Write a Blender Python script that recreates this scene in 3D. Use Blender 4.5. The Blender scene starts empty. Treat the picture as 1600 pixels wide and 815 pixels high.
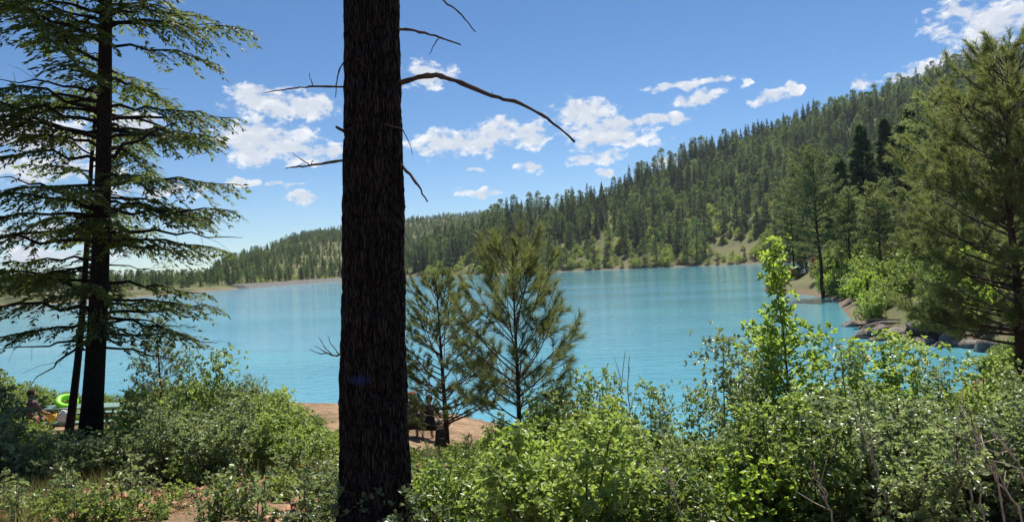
import bpy, math, random
import numpy as np
from mathutils import Matrix, Vector

R = math.radians
S = bpy.context.scene
COL = S.collection
rng = np.random.default_rng(7)
random.seed(7)

# ------------------------------------------------------------------ camera
CAM_Z, ROLL, PITCH, FPX = 6.0, R(2.5), R(0.21), 1209.0
cam_d = bpy.data.cameras.new('camera')
cam_d.sensor_width = 36.0
cam_d.lens = 36.0 * FPX / 1600.0
cam_d.clip_start, cam_d.clip_end = 0.05, 20000
cam = bpy.data.objects.new('camera', cam_d)
COL.objects.link(cam)
CAM_ROT = Matrix.Rotation(R(90) + PITCH, 3, 'X') @ Matrix.Rotation(-ROLL, 3, 'Z')
cam.matrix_world = Matrix.Translation((0, 0, CAM_Z)) @ CAM_ROT.to_4x4()
S.camera = cam
CR = np.array(CAM_ROT)

def ray(px, py):
    d = CR @ np.array([(px - 800) / FPX, (407.5 - py) / FPX, -1.0])
    return d / np.linalg.norm(d)

def at(px, py, Y):
    """point of the place seen at a pixel of the photograph, Y metres ahead"""
    d = ray(px, py)
    return np.array([0, 0, CAM_Z]) + d * (Y / d[1])

# ------------------------------------------------------------------ sky, sun, exposure
SUN_EL, SUN_AZ = R(61), R(22)           # azimuth from the view direction, positive = right
S.view_settings.view_transform = 'Standard'
S.view_settings.look = 'None'
S.view_settings.exposure = 0.62
S.view_settings.gamma = 1.0
S.render.engine = 'CYCLES'
S.cycles.max_bounces = 5
S.cycles.diffuse_bounces = 2
S.cycles.glossy_bounces = 2
S.cycles.transmission_bounces = 3
S.cycles.transparent_max_bounces = 6

world = bpy.data.worlds.new('World')
S.world = world
world.use_nodes = True

class NT:
    def __init__(s, tree):
        s.t = tree
    def n(s, typ, **kw):
        nd = s.t.nodes.new(typ)
        for k, v in kw.items():
            setattr(nd, k, v)
        return nd
    def link(s, a, b):
        s.t.links.new(a, b)
    def setin(s, sock, v):
        if isinstance(v, bpy.types.NodeSocket):
            s.t.links.new(v, sock)
        else:
            sock.default_value = v
    def m(s, op, *a, clamp=False):
        nd = s.n('ShaderNodeMath', operation=op, use_clamp=clamp)
        for i, v in enumerate(a):
            s.setin(nd.inputs[i], v)
        return nd.outputs[0]
    def mix(s, f, a, b, blend='MIX'):
        nd = s.n('ShaderNodeMix', data_type='RGBA', blend_type=blend)
        s.setin(nd.inputs[0], f)
        for i, v in ((6, a), (7, b)):
            if isinstance(v, (tuple, list)):
                v = (*v[:3], 1)
            s.setin(nd.inputs[i], v)
        return nd.outputs[2]
    def noise(s, vec, scale, detail=3, rough=.55, dist=0.0):
        nd = s.n('ShaderNodeTexNoise')
        if vec is not None:
            s.link(vec, nd.inputs['Vector'])
        nd.inputs['Scale'].default_value = scale
        nd.inputs['Detail'].default_value = detail
        nd.inputs['Roughness'].default_value = rough
        nd.inputs['Distortion'].default_value = dist
        return nd.outputs['Fac']
    def smooth(s, v, lo, hi, olo=0.0, ohi=1.0):
        nd = s.n('ShaderNodeMapRange', interpolation_type='SMOOTHSTEP')
        s.setin(nd.inputs[0], v)
        for i, x in enumerate((lo, hi, olo, ohi)):
            s.setin(nd.inputs[i + 1], x)
        return nd.outputs[0]

def build_world():
    t = world.node_tree
    t.nodes.clear()
    g = NT(t)
    out = g.n('ShaderNodeOutputWorld')
    bg = g.n('ShaderNodeBackground')
    bg.inputs['Strength'].default_value = 0.070
    sky = g.n('ShaderNodeTexSky', sky_type='NISHITA')
    sky.sun_disc = False
    sky.sun_elevation = SUN_EL
    sky.sun_rotation = SUN_AZ
    sky.altitude = 2200
    sky.air_density = 1.0
    sky.dust_density = 0.0
    sky.ozone_density = 2.2
    tc = g.n('ShaderNodeTexCoord')
    sep = g.n('ShaderNodeSeparateXYZ')
    g.link(tc.outputs['Generated'], sep.inputs[0])
    x, y, z = sep.outputs
    az = g.m('ARCTAN2', x, y)
    el = g.m('ARCSINE', z)
    # wispy edges: push the coordinates about with noise
    cmb = g.n('ShaderNodeCombineXYZ')
    g.link(az, cmb.inputs[0])
    g.link(g.m('MULTIPLY', el, 1.5), cmb.inputs[1])
    blobs = [(668,118,44,26,0),(455,163,100,24,0),(400,152,50,18,0),(415,222,85,36,0),(490,240,70,18,0),(395,200,40,18,0),
             (35,212,110,42,0),(50,260,115,24,0),(200,190,60,16,0),(240,298,75,11,0),(730,224,110,24,0),(770,205,50,22,0),(830,212,45,24,0),
             (900,178,60,28,0),(950,208,85,30,0),(1005,189,85,11,0),(935,246,48,13,0),(1040,137,36,7,0),(1080,131,42,9,0),(1125,122,32,8,0),(1095,155,46,13,0),
             (1198,151,32,10,0),(1240,138,17,7,0),(1163,128,9,8,0),(1350,127,28,10,0),(1400,123,25,6,0),(1452,109,40,17,0),(1522,88,42,24,0),
             (1570,28,95,40,0),(1505,20,13,8,0),(742,266,20,6,0),(829,261,24,11,0),(750,302,36,7,0),(945,272,20,7,0),(1028,254,24,10,0),
             (437,288,30,6,0),(470,308,34,8,0),(325,290,15,9,0),(378,285,24,8,0),(30,368,70,11,0),(90,398,100,8,0),(750,343,50,7,0),(150,240,40,14,0)]
    L = []
    for px, py, w, h, _ in blobs:
        d = ray(px, py)
        L.append((math.atan2(d[0], d[1]), math.asin(d[2]), w / FPX, h / FPX))
    # the same fair-weather sky all the way round
    r2 = random.Random(5)
    for k in range(14):
        a = R(r2.uniform(45, 315)); a = a - 2 * math.pi if a > math.pi else a
        e = R(r2.choice([4, 7, 10, 13, 17, 22, 28, 36]) + r2.uniform(-1.5, 1.5))
        w = r2.uniform(.04, .11)
        L.append((a, e, w, w * r2.uniform(.22, .4)))
    vec = g.n('ShaderNodeCombineXYZ')
    g.link(az, vec.inputs[0]); g.link(el, vec.inputs[1])
    wn = g.n('ShaderNodeTexNoise')
    g.link(cmb.outputs[0], wn.inputs['Vector'])
    wn.inputs['Scale'].default_value = 40
    wn.inputs['Detail'].default_value = 3
    warp = g.n('ShaderNodeVectorMath', operation='MULTIPLY_ADD')
    g.link(wn.outputs['Color'], warp.inputs[0])
    warp.inputs[1].default_value = (.034, .024, 0)
    warp.inputs[2].default_value = (-.017, -.012, 0)
    vw = g.n('ShaderNodeVectorMath', operation='ADD')
    g.link(vec.outputs[0], vw.inputs[0]); g.link(warp.outputs[0], vw.inputs[1])
    vec = vw
    def field():
        m = None
        for a, e, w, h in L:
            nd = g.n('ShaderNodeVectorMath', operation='MULTIPLY_ADD')
            g.link(vec.outputs[0], nd.inputs[0])
            nd.inputs[1].default_value = (1 / w, 1 / h, 0)
            nd.inputs[2].default_value = (-a / w, -e / h, 0)
            q = g.n('ShaderNodeVectorMath', operation='DOT_PRODUCT')
            g.link(nd.outputs[0], q.inputs[0]); g.link(nd.outputs[0], q.inputs[1])
            m = q.outputs['Value'] if m is None else g.m('MINIMUM', m, q.outputs['Value'])
        return g.m('SUBTRACT', 1.0, m)
    f0 = field()
    n1 = g.noise(cmb.outputs[0], 26, 7, .62, .3)
    off = g.n('ShaderNodeVectorMath', operation='ADD')
    g.link(cmb.outputs[0], off.inputs[0])
    off.inputs[1].default_value = (-.004, .012, 0)
    n2 = g.noise(off.outputs[0], 26, 4, .6, .3)
    nb = g.noise(cmb.outputs[0], 9, 3, .5)
    f0 = g.m('MAXIMUM', f0, -1.0)
    nf = g.noise(cmb.outputs[0], 75, 5, .6, .2)
    puff = g.m('ADD', g.m('MULTIPLY', g.m('SUBTRACT', n1, .50), 3.2), g.m('MULTIPLY', g.m('SUBTRACT', nf, .5), 1.9))
    dens = g.m('ADD', g.m('MULTIPLY', f0, .78), puff)
    dens = g.m('ADD', dens, g.m('MULTIPLY', g.m('SUBTRACT', nb, .5), .8))
    alpha = g.smooth(dens, -.02, .75)
    # light from above: thick towards the sun means a greyer underside
    thick = g.m('ADD', f0, g.m('MULTIPLY', g.m('SUBTRACT', n2, n1), 4.0))
    shade = g.smooth(thick, -.35, 1.0)
    cloud = g.mix(shade, (9.3, 9.4, 9.6), (6.5, 7.0, 7.8))
    up = g.smooth(z, -.01, .01)
    alpha = g.m('MULTIPLY', g.m('MULTIPLY', alpha, .95), up)
    deep = g.n('ShaderNodeHueSaturation')
    deep.inputs['Saturation'].default_value = 1.17
    g.link(sky.outputs[0], deep.inputs['Color'])
    tint = g.mix(1.0, deep.outputs[0], (.90, 1.0, 1.07), 'MULTIPLY')
    col = g.mix(alpha, tint, cloud)
    g.link(col, bg.inputs['Color'])
    g.link(bg.outputs[0], out.inputs['Surface'])
build_world()

sun_d = bpy.data.lights.new('sun', 'SUN')
sun_d.energy = 4.8
sun_d.angle = R(0.53)
sun_d.color = (1.0, 0.95, 0.86)
sun = bpy.data.objects.new('sun', sun_d)
COL.objects.link(sun)
sd = Vector((math.sin(SUN_AZ) * math.cos(SUN_EL), math.cos(SUN_AZ) * math.cos(SUN_EL), math.sin(SUN_EL)))
sun.rotation_euler = sd.to_track_quat('Z', 'Y').to_euler()
sun.location = (0, 0, 60)

# ------------------------------------------------------------------ helpers
def vnoise(p, seed=0):
    p = np.asarray(p, float)
    i = np.floor(p).astype(np.int64)
    f = p - i
    f = f * f * (3 - 2 * f)
    def h(a, b, c):
        n = (a * 374761393 + b * 668265263 + c * 2147483647 + seed * 974634777) & 0xffffffff
        n = ((n ^ (n >> 13)) * 1274126177) & 0xffffffff
        n = (n ^ (n >> 16)) & 0xffffff
        return n / float(0xffffff)
    x, y, z = i[..., 0], i[..., 1], i[..., 2]
    fx, fy, fz = f[..., 0], f[..., 1], f[..., 2]
    def L(a, b, t): return a + (b - a) * t
    return L(L(L(h(x, y, z), h(x+1, y, z), fx), L(h(x, y+1, z), h(x+1, y+1, z), fx), fy),
             L(L(h(x, y, z+1), h(x+1, y, z+1), fx), L(h(x, y+1, z+1), h(x+1, y+1, z+1), fx), fy), fz)

def fbm(p, oct=4, seed=0):
    s, a, tot = 0, 1, 0
    for k in range(oct):
        s = s + a * vnoise(np.asarray(p) * 2**k, seed + k)
        tot += a
        a *= .5
    return s / tot

def sstep(a, b, x):
    t = np.clip((x - a) / (b - a), 0, 1)
    return t * t * (3 - 2 * t)

class MB:
    """collects geometry, becomes ONE mesh"""
    def __init__(s):
        s.V, s.F, s.M, s.n = [], [], [], 0
    def add(s, V, F, mat=0):
        V = np.asarray(V, float).reshape(-1, 3)
        F = np.asarray(F, np.int64)
        s.V.append(V)
        s.F.append(F + s.n)
        s.M.append(mat)
        s.n += len(V)
    def tube(s, P, r, k=6, cap=True, mat=0):
        P = np.asarray(P, float)
        r = np.broadcast_to(np.asarray(r, float), (len(P),))
        T = np.gradient(P, axis=0)
        T /= np.linalg.norm(T, axis=1, keepdims=True) + 1e-9
        ref = np.array([0, 0, 1.0]) if abs(T[0][2]) < .8 else np.array([1.0, 0, 0])
        a = np.linspace(0, 2 * np.pi, k, endpoint=False)
        A = np.cross(T, ref); A /= np.linalg.norm(A, axis=1, keepdims=True) + 1e-9
        B = np.cross(T, A)
        V = P[:, None] + r[:, None, None] * (np.cos(a)[None, :, None] * A[:, None] + np.sin(a)[None, :, None] * B[:, None])
        n = len(P)
        i = np.arange(n - 1)[:, None] * k
        j = np.arange(k)[None]
        j2 = (j + 1) % k
        F = np.stack([i + j, i + j2, i + k + j2, i + k + j], -1).reshape(-1, 4)
        s.add(V, F, mat)
        if cap:
            c = np.array([[list(range(k))[::-1]], [[(n - 1) * k + q for q in range(k)]]]).reshape(2, k)
            s.F.append(c + s.n - n * k)
            s.M.append(mat)
    def box(s, c, size, rot=None, mat=0):
        q = np.array([[x, y, z] for x in (-.5, .5) for y in (-.5, .5) for z in (-.5, .5)]) * np.asarray(size)
        if rot is not None:
            q = q @ np.asarray(rot).T
        s.add(q + np.asarray(c), [[0, 1, 3, 2], [4, 6, 7, 5], [0, 4, 5, 1], [2, 3, 7, 6], [0, 2, 6, 4], [1, 5, 7, 3]], mat)
    def blades(s, P, D, N, L, W, kind='diamond', fold=.25, mat=0):
        """P base points, D directions, N rough normals (n,3); L, W lengths and widths"""
        P, D, N = (np.asarray(q, float) for q in (P, D, N))
        n = len(P)
        L = np.broadcast_to(np.asarray(L, float), (n,))[:, None]
        W = np.broadcast_to(np.asarray(W, float), (n,))[:, None]
        D = D / (np.linalg.norm(D, axis=1, keepdims=True) + 1e-9)
        X = np.cross(D, N); X /= np.linalg.norm(X, axis=1, keepdims=True) + 1e-9
        N = np.cross(X, D)
        b = np.arange(n)[:, None]
        if kind == 'needle':
            V = np.stack([P - X * W / 2, P + X * W / 2, P + D * L], 1)
            s.add(V, b * 3 + np.array([[0, 1, 2]]), mat)
        elif kind == 'diamond':
            V = np.stack([P, P + D * L * .45 + X * W / 2, P + D * L, P + D * L * .45 - X * W / 2 + N * W * fold], 1)
            s.add(V, b * 4 + np.array([[0, 1, 2, 3]]), mat)
        else:                                            # folded leaf with a midrib
            up = N * W * fold
            V = np.stack([P, P + D * L * .35 + X * W * .36 + up * .7, P + D * L * .72 + X * W * .5 + up, P + D * L - N * L * .08,
                          P + D * L * .72 - X * W * .5 + up, P + D * L * .35 - X * W * .36 + up * .7], 1)
            F = (b[:, None] * 6 + np.array([[0, 1, 2, 3], [0, 3, 4, 5]])[None]).reshape(-1, 4)
            s.add(V, F, mat)
    def mesh(s, name, mats, smooth=False):
        me = bpy.data.meshes.new(name)
        V = np.concatenate(s.V) if s.V else np.zeros((0, 3))
        me.vertices.add(len(V))
        me.vertices.foreach_set('co', V.ravel())
        tot = np.concatenate([np.full(len(f), f.shape[1]) for f in s.F])
        loops = np.concatenate([f.ravel() for f in s.F])
        mi = np.concatenate([np.full(len(f), m) for f, m in zip(s.F, s.M)])
        me.loops.add(len(loops))
        me.loops.foreach_set('vertex_index', loops.astype(np.int32))
        me.polygons.add(len(tot))
        st = np.concatenate([[0], np.cumsum(tot)[:-1]])
        me.polygons.foreach_set('loop_start', st.astype(np.int32))
        me.polygons.foreach_set('material_index', mi.astype(np.int32))
        if smooth:
            me.polygons.foreach_set('use_smooth', np.ones(len(tot), bool))
        for m in (mats if isinstance(mats, (list, tuple)) else [mats]):
            me.materials.append(m)
        me.update(calc_edges=True)
        me.validate()
        return me

def obj(name, data, parent=None, loc=None):
    o = bpy.data.objects.new(name, data)
    COL.objects.link(o)
    if parent is not None:
        o.parent = parent
    if loc is not None:
        o.location = tuple(float(v) for v in loc)
    return o

def tag(o, label=None, cat=None, group=None, kind=None):
    if label: o['label'] = label
    if cat: o['category'] = cat
    if group: o['group'] = group
    if kind: o['kind'] = kind
    return o

def thing(name, label, cat, loc=(0, 0, 0), rz=0, group=None):
    o = obj(name, None, loc=loc)
    o.rotation_euler = (0, 0, rz)
    o.empty_display_size = .2
    return tag(o, label, cat, group)

def place(parts, name, label, cat, loc, rz=0, scale=1, group=None, tilt=(0, 0)):
    """parts: list of (part name, mesh) shared between alike things"""
    o = thing(name, label, cat, loc, rz, group)
    o.rotation_euler = (tilt[0], tilt[1], rz)
    o.scale = (scale,) * 3 if np.isscalar(scale) else scale
    last = None
    for pn, me in parts:
        q = obj(pn, me, last if pn == 'limbs' else o)      # limbs grow from the trunk
        last = q
    return o

def unit(n, r=None):
    v = (r or rng).normal(size=(n, 3))
    return v / np.linalg.norm(v, axis=1, keepdims=True)

# ------------------------------------------------------------------ materials
def new_mat(name):
    m = bpy.data.materials.new(name)
    m.use_nodes = True
    m.node_tree.nodes.clear()
    g = NT(m.node_tree)
    out = g.n('ShaderNodeOutputMaterial')
    return m, g, out

def bsdf(g, col, rough=.8, spec=.3, normal=None):
    p = g.n('ShaderNodeBsdfPrincipled')
    if isinstance(col, (tuple, list)):
        col = (*col[:3], 1)
    g.setin(p.inputs['Base Color'], col)
    g.setin(p.inputs['Roughness'], rough)
    p.inputs['Specular IOR Level'].default_value = spec
    if normal is not None:
        g.link(normal, p.inputs['Normal'])
    return p

def bump(g, h, strength=.5, dist=.02):
    b = g.n('ShaderNodeBump')
    g.setin(b.inputs['Strength'], strength)
    b.inputs['Distance'].default_value = dist
    g.link(h, b.inputs['Height'])
    return b.outputs[0]

def plain(name, col, rough=.7, var=.25, scale=8, spec=.3):
    m, g, out = new_mat(name)
    tc = g.n('ShaderNodeTexCoord')
    n = g.noise(tc.outputs['Object'], scale, 4, .6)
    c = g.mix(g.smooth(n, .3, .7), tuple(v * (1 - var) for v in col), tuple(min(1, v * (1 + var)) for v in col))
    g.link(bsdf(g, c, rough, spec).outputs[0], out.inputs[0])
    return m

def leaf_mat(name, c1, c2, tcol, trans=.4, rough=.45, spec=.4, objvar=.35):
    m, g, out = new_mat(name)
    geo = g.n('ShaderNodeNewGeometry')
    oi = g.n('ShaderNodeObjectInfo')
    r = geo.outputs['Random Per Island']
    c = g.mix(r, c1, c2)
    v = g.m('MULTIPLY_ADD', oi.outputs['Random'], objvar * 2, 1 - objvar)
    hs = g.n('ShaderNodeHueSaturation')
    g.link(g.m('MULTIPLY_ADD', oi.outputs['Random'], -.04, .52), hs.inputs['Hue'])
    g.link(v, hs.inputs['Value'])
    g.link(c, hs.inputs['Color'])
    p = bsdf(g, hs.outputs[0], rough, spec)
    tr = g.n('ShaderNodeBsdfTranslucent')
    tc = g.mix(r, tuple(q * .8 for q in tcol), tuple(min(1, q * 1.2) for q in tcol))
    hs2 = g.n('ShaderNodeHueSaturation')
    g.link(v, hs2.inputs['Value'])
    g.link(tc, hs2.inputs['Color'])
    g.link(hs2.outputs[0], tr.inputs[0])
    mx = g.n('ShaderNodeMixShader')
    mx.inputs[0].default_value = trans
    g.link(p.outputs[0], mx.inputs[1])
    g.link(tr.outputs[0], mx.inputs[2])
    g.link(mx.outputs[0], out.inputs[0])
    return m

def bark_mat(name, c1, c2, sx=18, sz=4, strength=.9):
    m, g, out = new_mat(name)
    tc = g.n('ShaderNodeTexCoord')
    mp = g.n('ShaderNodeMapping')
    mp.inputs['Scale'].default_value = (sx, sx, sz)
    g.link(tc.outputs['Object'], mp.inputs[0])
    v = g.n('ShaderNodeTexVoronoi', feature='DISTANCE_TO_EDGE')
    g.link(mp.outputs[0], v.inputs['Vector'])
    n = g.noise(mp.outputs[0], 2.5, 6, .65)
    h = g.m('ADD', g.smooth(v.outputs['Distance'], 0, .25), g.m('MULTIPLY', n, .8))
    c = g.mix(g.smooth(h, .35, 1.5), c1, c2)
    nb = bump(g, h, strength, .02)
    g.link(bsdf(g, c, .95, .1, nb).outputs[0], out.inputs[0])
    return m

M = {}
M['bark_dark'] = bark_mat('furrowed dark bark', (.008, .007, .008), (.046, .040, .038), 15, 1.5)
M['bark_fir'] = bark_mat('dark fir bark', (.015, .012, .011), (.055, .045, .038), 14, 5)
M['bark_pine'] = bark_mat('brown pine bark', (.04, .025, .018), (.14, .085, .06), 10, 4)
M['twig'] = plain('brown twig', (.075, .052, .038), .9, .4)
M['dead'] = plain('grey dead wood', (.062, .048, .042), .9, .45, 14)
M['pale_dead'] = plain('bleached dead wood', (.38, .33, .27), .9, .3, 14)
M['fir'] = leaf_mat('dark fir needles', (.035, .062, .022), (.065, .10, .028), (.24, .31, .05), .36, .55, .25, .1)
M['pine'] = leaf_mat('long pine needles', (.075, .105, .034), (.14, .17, .06), (.32, .36, .10), .36, .5, .3, .15)
M['oak'] = leaf_mat('oak leaves', (.10, .175, .05), (.19, .27, .08), (.42, .54, .10), .38, .38, .5, .34)
M['oak_grey'] = leaf_mat('grey green oak leaves', (.14, .195, .095), (.26, .31, .16), (.36, .46, .13), .34, .36, .55, .28)
M['bright'] = leaf_mat('bright sapling leaves', (.10, .20, .035), (.17, .28, .05), (.50, .66, .08), .5, .42, .45, .1)
M['hill_fir'] = leaf_mat('far fir foliage', (.036, .072, .034), (.070, .115, .048), (.12, .18, .05), .30, .7, .2, .4)
M['hill_pine'] = leaf_mat('far pine foliage', (.075, .135, .050), (.135, .195, .072), (.22, .31, .08), .36, .7, .2, .3)
M['hill_oak'] = leaf_mat('far scrub foliage', (.16, .24, .06), (.25, .33, .085), (.42, .50, .10), .40, .7, .2, .3)
M['mid_pine'] = leaf_mat('bank pine foliage', (.075, .115, .042), (.13, .165, .065), (.28, .33, .09), .35, .6, .25, .25)
M['rust'] = leaf_mat('rusty dry foliage', (.16, .075, .04), (.25, .13, .07), (.30, .14, .06), .25, .8, .1, .2)
M['grass'] = leaf_mat('dry and green grass', (.10, .15, .045), (.30, .26, .11), (.35, .36, .12), .35, .6, .2, .1)
# ------------------------------------------------------------------ terrain
def PX(px, Y):                       # plan point from a picture column and a depth
    return ((px - 800) / FPX * Y, Y)
SHORE = np.array([PX(*q) for q in [
    (-900, 80), (-400, 58), (0, 41), (250, 36.5), (480, 35.5), (640, 33.5), (760, 29.5), (900, 24.5), (1020, 19.5), (1200, 19), (1350, 22), (1450, 28), (1520, 35), (1550, 40),
    (1530, 44), (1490, 46.5), (1420, 48.5), (1365, 52), (1335, 58), (1312, 75), (1300, 95), (1262, 104), (1215, 113), (1188, 124), (1196, 140), (1235, 170), (1275, 230), (1300, 310), (1285, 400),
    (1195, 427), (1100, 447), (950, 457), (800, 462), (720, 500), (640, 548), (560, 500), (380, 366), (250, 290), (100, 236), (0, 228), (-300, 185), (-900, 150)]])

def lake_sd(x, y):
    """distance to the shoreline, positive on land"""
    P = np.stack([np.asarray(x, float), np.asarray(y, float)], -1)
    dmin = np.full(P.shape[:-1], 1e9)
    inside = np.zeros(P.shape[:-1], bool)
    n = len(SHORE)
    for i in range(n):
        a, b = SHORE[i], SHORE[(i + 1) % n]
        ab = b - a
        t = np.clip(((P - a) @ ab) / (ab @ ab), 0, 1)
        d = np.linalg.norm(P - a - t[..., None] * ab, axis=-1)
        dmin = np.minimum(dmin, d)
        c = (a[1] > P[..., 1]) != (b[1] > P[..., 1])
        with np.errstate(divide='ignore', invalid='ignore'):
            xi = a[0] + (P[..., 1] - a[1]) * ab[0] / (ab[1] if ab[1] != 0 else 1e-9)
        inside ^= c & (P[..., 0] < xi)
    return np.where(inside, -dmin, dmin)

def I(x, tab):
    return np.interp(x, [t[0] for t in tab], [t[1] for t in tab])
# crest of the wooded hill: picture column, crest row of the tree tops; foot and crest distances
A_ROW = [(560, 418), (600, 408), (640, 378), (700, 364), (760, 347), (800, 328), (850, 316), (900, 304), (950, 288), (1000, 268), (1050, 254), (1100, 240), (1200, 203), (1300, 168), (1400, 134), (1500, 108), (1600, 84), (1800, 70), (2300, 120)]
A_FOOT = [(560, 560), (640, 550), (720, 500), (800, 463), (950, 458), (1100, 448), (1200, 428), (1300, 390), (1450, 300), (1600, 230), (2300, 150)]
A_CREST = [(560, 640), (640, 650), (800, 640), (1000, 690), (1200, 740), (1400, 760), (1600, 760), (2300, 700)]
B_ROW = [(-900, 455), (-400, 445), (0, 430), (60, 424), (130, 426), (200, 430), (260, 428), (320, 424), (350, 400), (380, 392), (430, 377), (480, 360), (540, 353), (640, 344), (700, 335), (760, 330), (850, 332), (1000, 342), (1200, 392)]
B_FOOT = [(-900, 190), (0, 245), (100, 250), (250, 310), (380, 385), (540, 515), (640, 580), (760, 800), (1200, 800)]
B_CREST = [(-900, 500), (0, 420), (200, 480), (300, 560), (400, 800), (540, 1050), (760, 1400), (1200, 1400)]

def horizon(px):
    return 412 - (px - 800) * math.tan(ROLL)

def terrain(x, y):
    x = np.asarray(x, float); y = np.asarray(y, float)
    d = lake_sd(x, y)
    P3 = np.stack([x, y, np.zeros_like(x)], -1)
    n1 = fbm(P3 / 9.0, 4, 3) - .5
    n2 = fbm(P3 / 1.3, 3, 9) - .5
    nl = fbm(P3 / 70.0, 4, 21) - .5
    zc = I(y, [(-60, 8), (-10, 4.9), (0, 4.42), (4, 4.12), (7, 3.84), (12, 3.3), (17, 2.5), (22, 1.75), (26, 1.15), (30, .7), (45, .5), (90, .5)])
    near = np.minimum(zc + n1 * .35 + n2 * .10, .03 + .20 * np.clip(d, 0, 5) + .42 * np.maximum(d - 5, 0) + np.abs(n2) * .1)
    yy = np.maximum(y, 30)
    px = 800 + x / yy * FPX
    dpos = np.maximum(d, 0)
    bank = np.minimum(.45 * dpos, np.minimum(1.3 + .05 * dpos, 3.5)) + nl * .8 * sstep(3, 20, dpos)
    # the wooded spur on the right
    pen = np.minimum(.42 * dpos, 2.0 + .16 * dpos) * sstep(1150, 1300, px) * (1 - sstep(230, 330, y))
    fa, ca = I(px, A_FOOT), I(px, A_CREST)
    za = CAM_Z + (horizon(px) - I(px, A_ROW)) / FPX * ca - 11
    ta = (yy - fa) / (ca - fa)
    tc = np.clip(ta, 0, 1)
    ha = za * (1.12 * tc - .12 * tc * tc) * (1 + .25 * nl * np.minimum(1, 4 * tc)) - np.maximum(ta - 1, 0) * za * .35
    ha = np.where((ta > 0) & (px > 560), ha, 0)
    fb, cb = I(px, B_FOOT), I(px, B_CREST)
    zb = CAM_Z + (horizon(px) - I(px, B_ROW)) / FPX * cb - 5
    tb = (yy - fb) / (cb - fb)
    tq = np.clip(tb, 0, 1)
    hb = zb * (1.1 * tq - .1 * tq * tq) * (1 + .2 * nl * np.minimum(1, 4 * tq)) - np.maximum(tb - 1, 0) * np.maximum(zb, 4) * .3
    hb = np.where((tb > 0) & (px < 1250), hb, 0)
    far = np.maximum(np.maximum(bank, pen), np.maximum(ha, hb))
    far = np.minimum(far, .05 + .9 * dpos)
    k = sstep(38, 43, y)
    land = near * (1 - k) + far * k
    bed = np.maximum(-.25 + .25 * d, -6)
    return np.where(d > 0, np.maximum(land, .02), bed)

def tz(x, y):
    return float(terrain(np.array([x]), np.array([y]))[0])

def ground_at(px, py, lo=3, hi=60):
    d = ray(px, py)
    Y = np.linspace(lo, hi, 600)
    P = np.array([0, 0, CAM_Z]) + d[None] * (Y / d[1])[:, None]
    h = terrain(P[:, 0], P[:, 1])
    k = np.argmax(P[:, 2] < h)
    return np.array([P[k, 0], P[k, 1], h[k]])

def col_at(px, Y, sink=0.0):
    """ground point in a picture column at a depth"""
    x = (px - 800) / FPX * Y
    z = tz(x, Y)
    # the camera's roll shifts a column sideways with height
    x = x + (z - CAM_Z) * math.tan(ROLL)
    return np.array([x, Y, tz(x, Y) - sink])

def ground_material():
    m, g, out = new_mat('forest floor and dry slopes')
    geo = g.n('ShaderNodeNewGeometry')
    pos = geo.outputs['Position']
    sep = g.n('ShaderNodeSeparateXYZ')
    g.link(pos, sep.inputs[0])
    a = g.noise(pos, .55, 5, .6)
    b = g.noise(pos, 5.0, 5, .65)
    c = g.noise(pos, 38.0, 3, .6)
    w = g.noise(pos, .035, 5, .6)
    soil = g.mix(g.smooth(b, .35, .7), (.20, .125, .075), (.42, .28, .17))
    litter = g.mix(g.smooth(c, .35, .65), (.10, .065, .042), (.30, .19, .11))
    near = g.mix(g.smooth(a, .42, .58), soil, litter)
    moss = g.mix(g.smooth(c, .3, .7), (.075, .085, .03), (.17, .17, .07))
    near = g.mix(g.m('MULTIPLY', g.smooth(g.noise(pos, .9, 3), .52, .68), .6), near, moss)
    far = g.mix(g.smooth(w, .38, .62), (.065, .08, .034), (.17, .155, .08))
    far = g.mix(g.smooth(g.noise(pos, .25, 4), .45, .7), far, (.13, .14, .06))
    # bare pale gravel just above the water line
    far = g.mix(g.smooth(sep.outputs[2], .35, .9, .8, 0.0), far, (.19, .14, .098))
    col = g.mix(g.smooth(sep.outputs[1], 32, 44), near, far)
    h = g.m('ADD', g.m('MULTIPLY', b, .6), g.m('MULTIPLY', c, .4))
    g.link(bsdf(g, col, .95, .15, bump(g, h, .8, .05)).outputs[0], out.inputs[0])
    return m
M['ground'] = ground_material()

def build_ground():
    front = np.linspace(R(-50), R(50), 420)
    rest = np.linspace(R(50), R(310), 90)[1:-1]
    th = np.concatenate([front, rest])
    rad = np.concatenate([[.5], np.geomspace(1.2, 120, 190), np.geomspace(124, 1700, 120), [2100, 2600, 3200]])
    A, Rr = np.meshgrid(th, rad)
    x, y = np.sin(A) * Rr, np.cos(A) * Rr
    z = terrain(x, y)
    far = Rr > 1800
    z = np.where(far, 2.0, z)
    n, k = len(rad), len(th)
    V = np.stack([x, y, z], -1).reshape(-1, 3)
    i = np.arange(n - 1)[:, None] * k
    j = np.arange(k)[None]; j2 = (j + 1) % k
    F = np.stack([i + j, i + k + j, i + k + j2, i + j2], -1).reshape(-1, 4)
    F = F[:, ::-1]
    mb = MB()
    mb.add(V, F)
    c = len(V)
    mb.V.append(np.array([[0, 0, tz(0, 0)]])); mb.n += 1
    mb.F.append(np.stack([np.full(k, c), (np.arange(k) + 1) % k, np.arange(k)], -1)); mb.M.append(0)
    me = mb.mesh('ground', M['ground'], True)
    tag(obj('ground', me), 'sloping ground of bare soil, litter and wooded hillsides around the lake', None, kind='structure')
build_ground()

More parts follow.
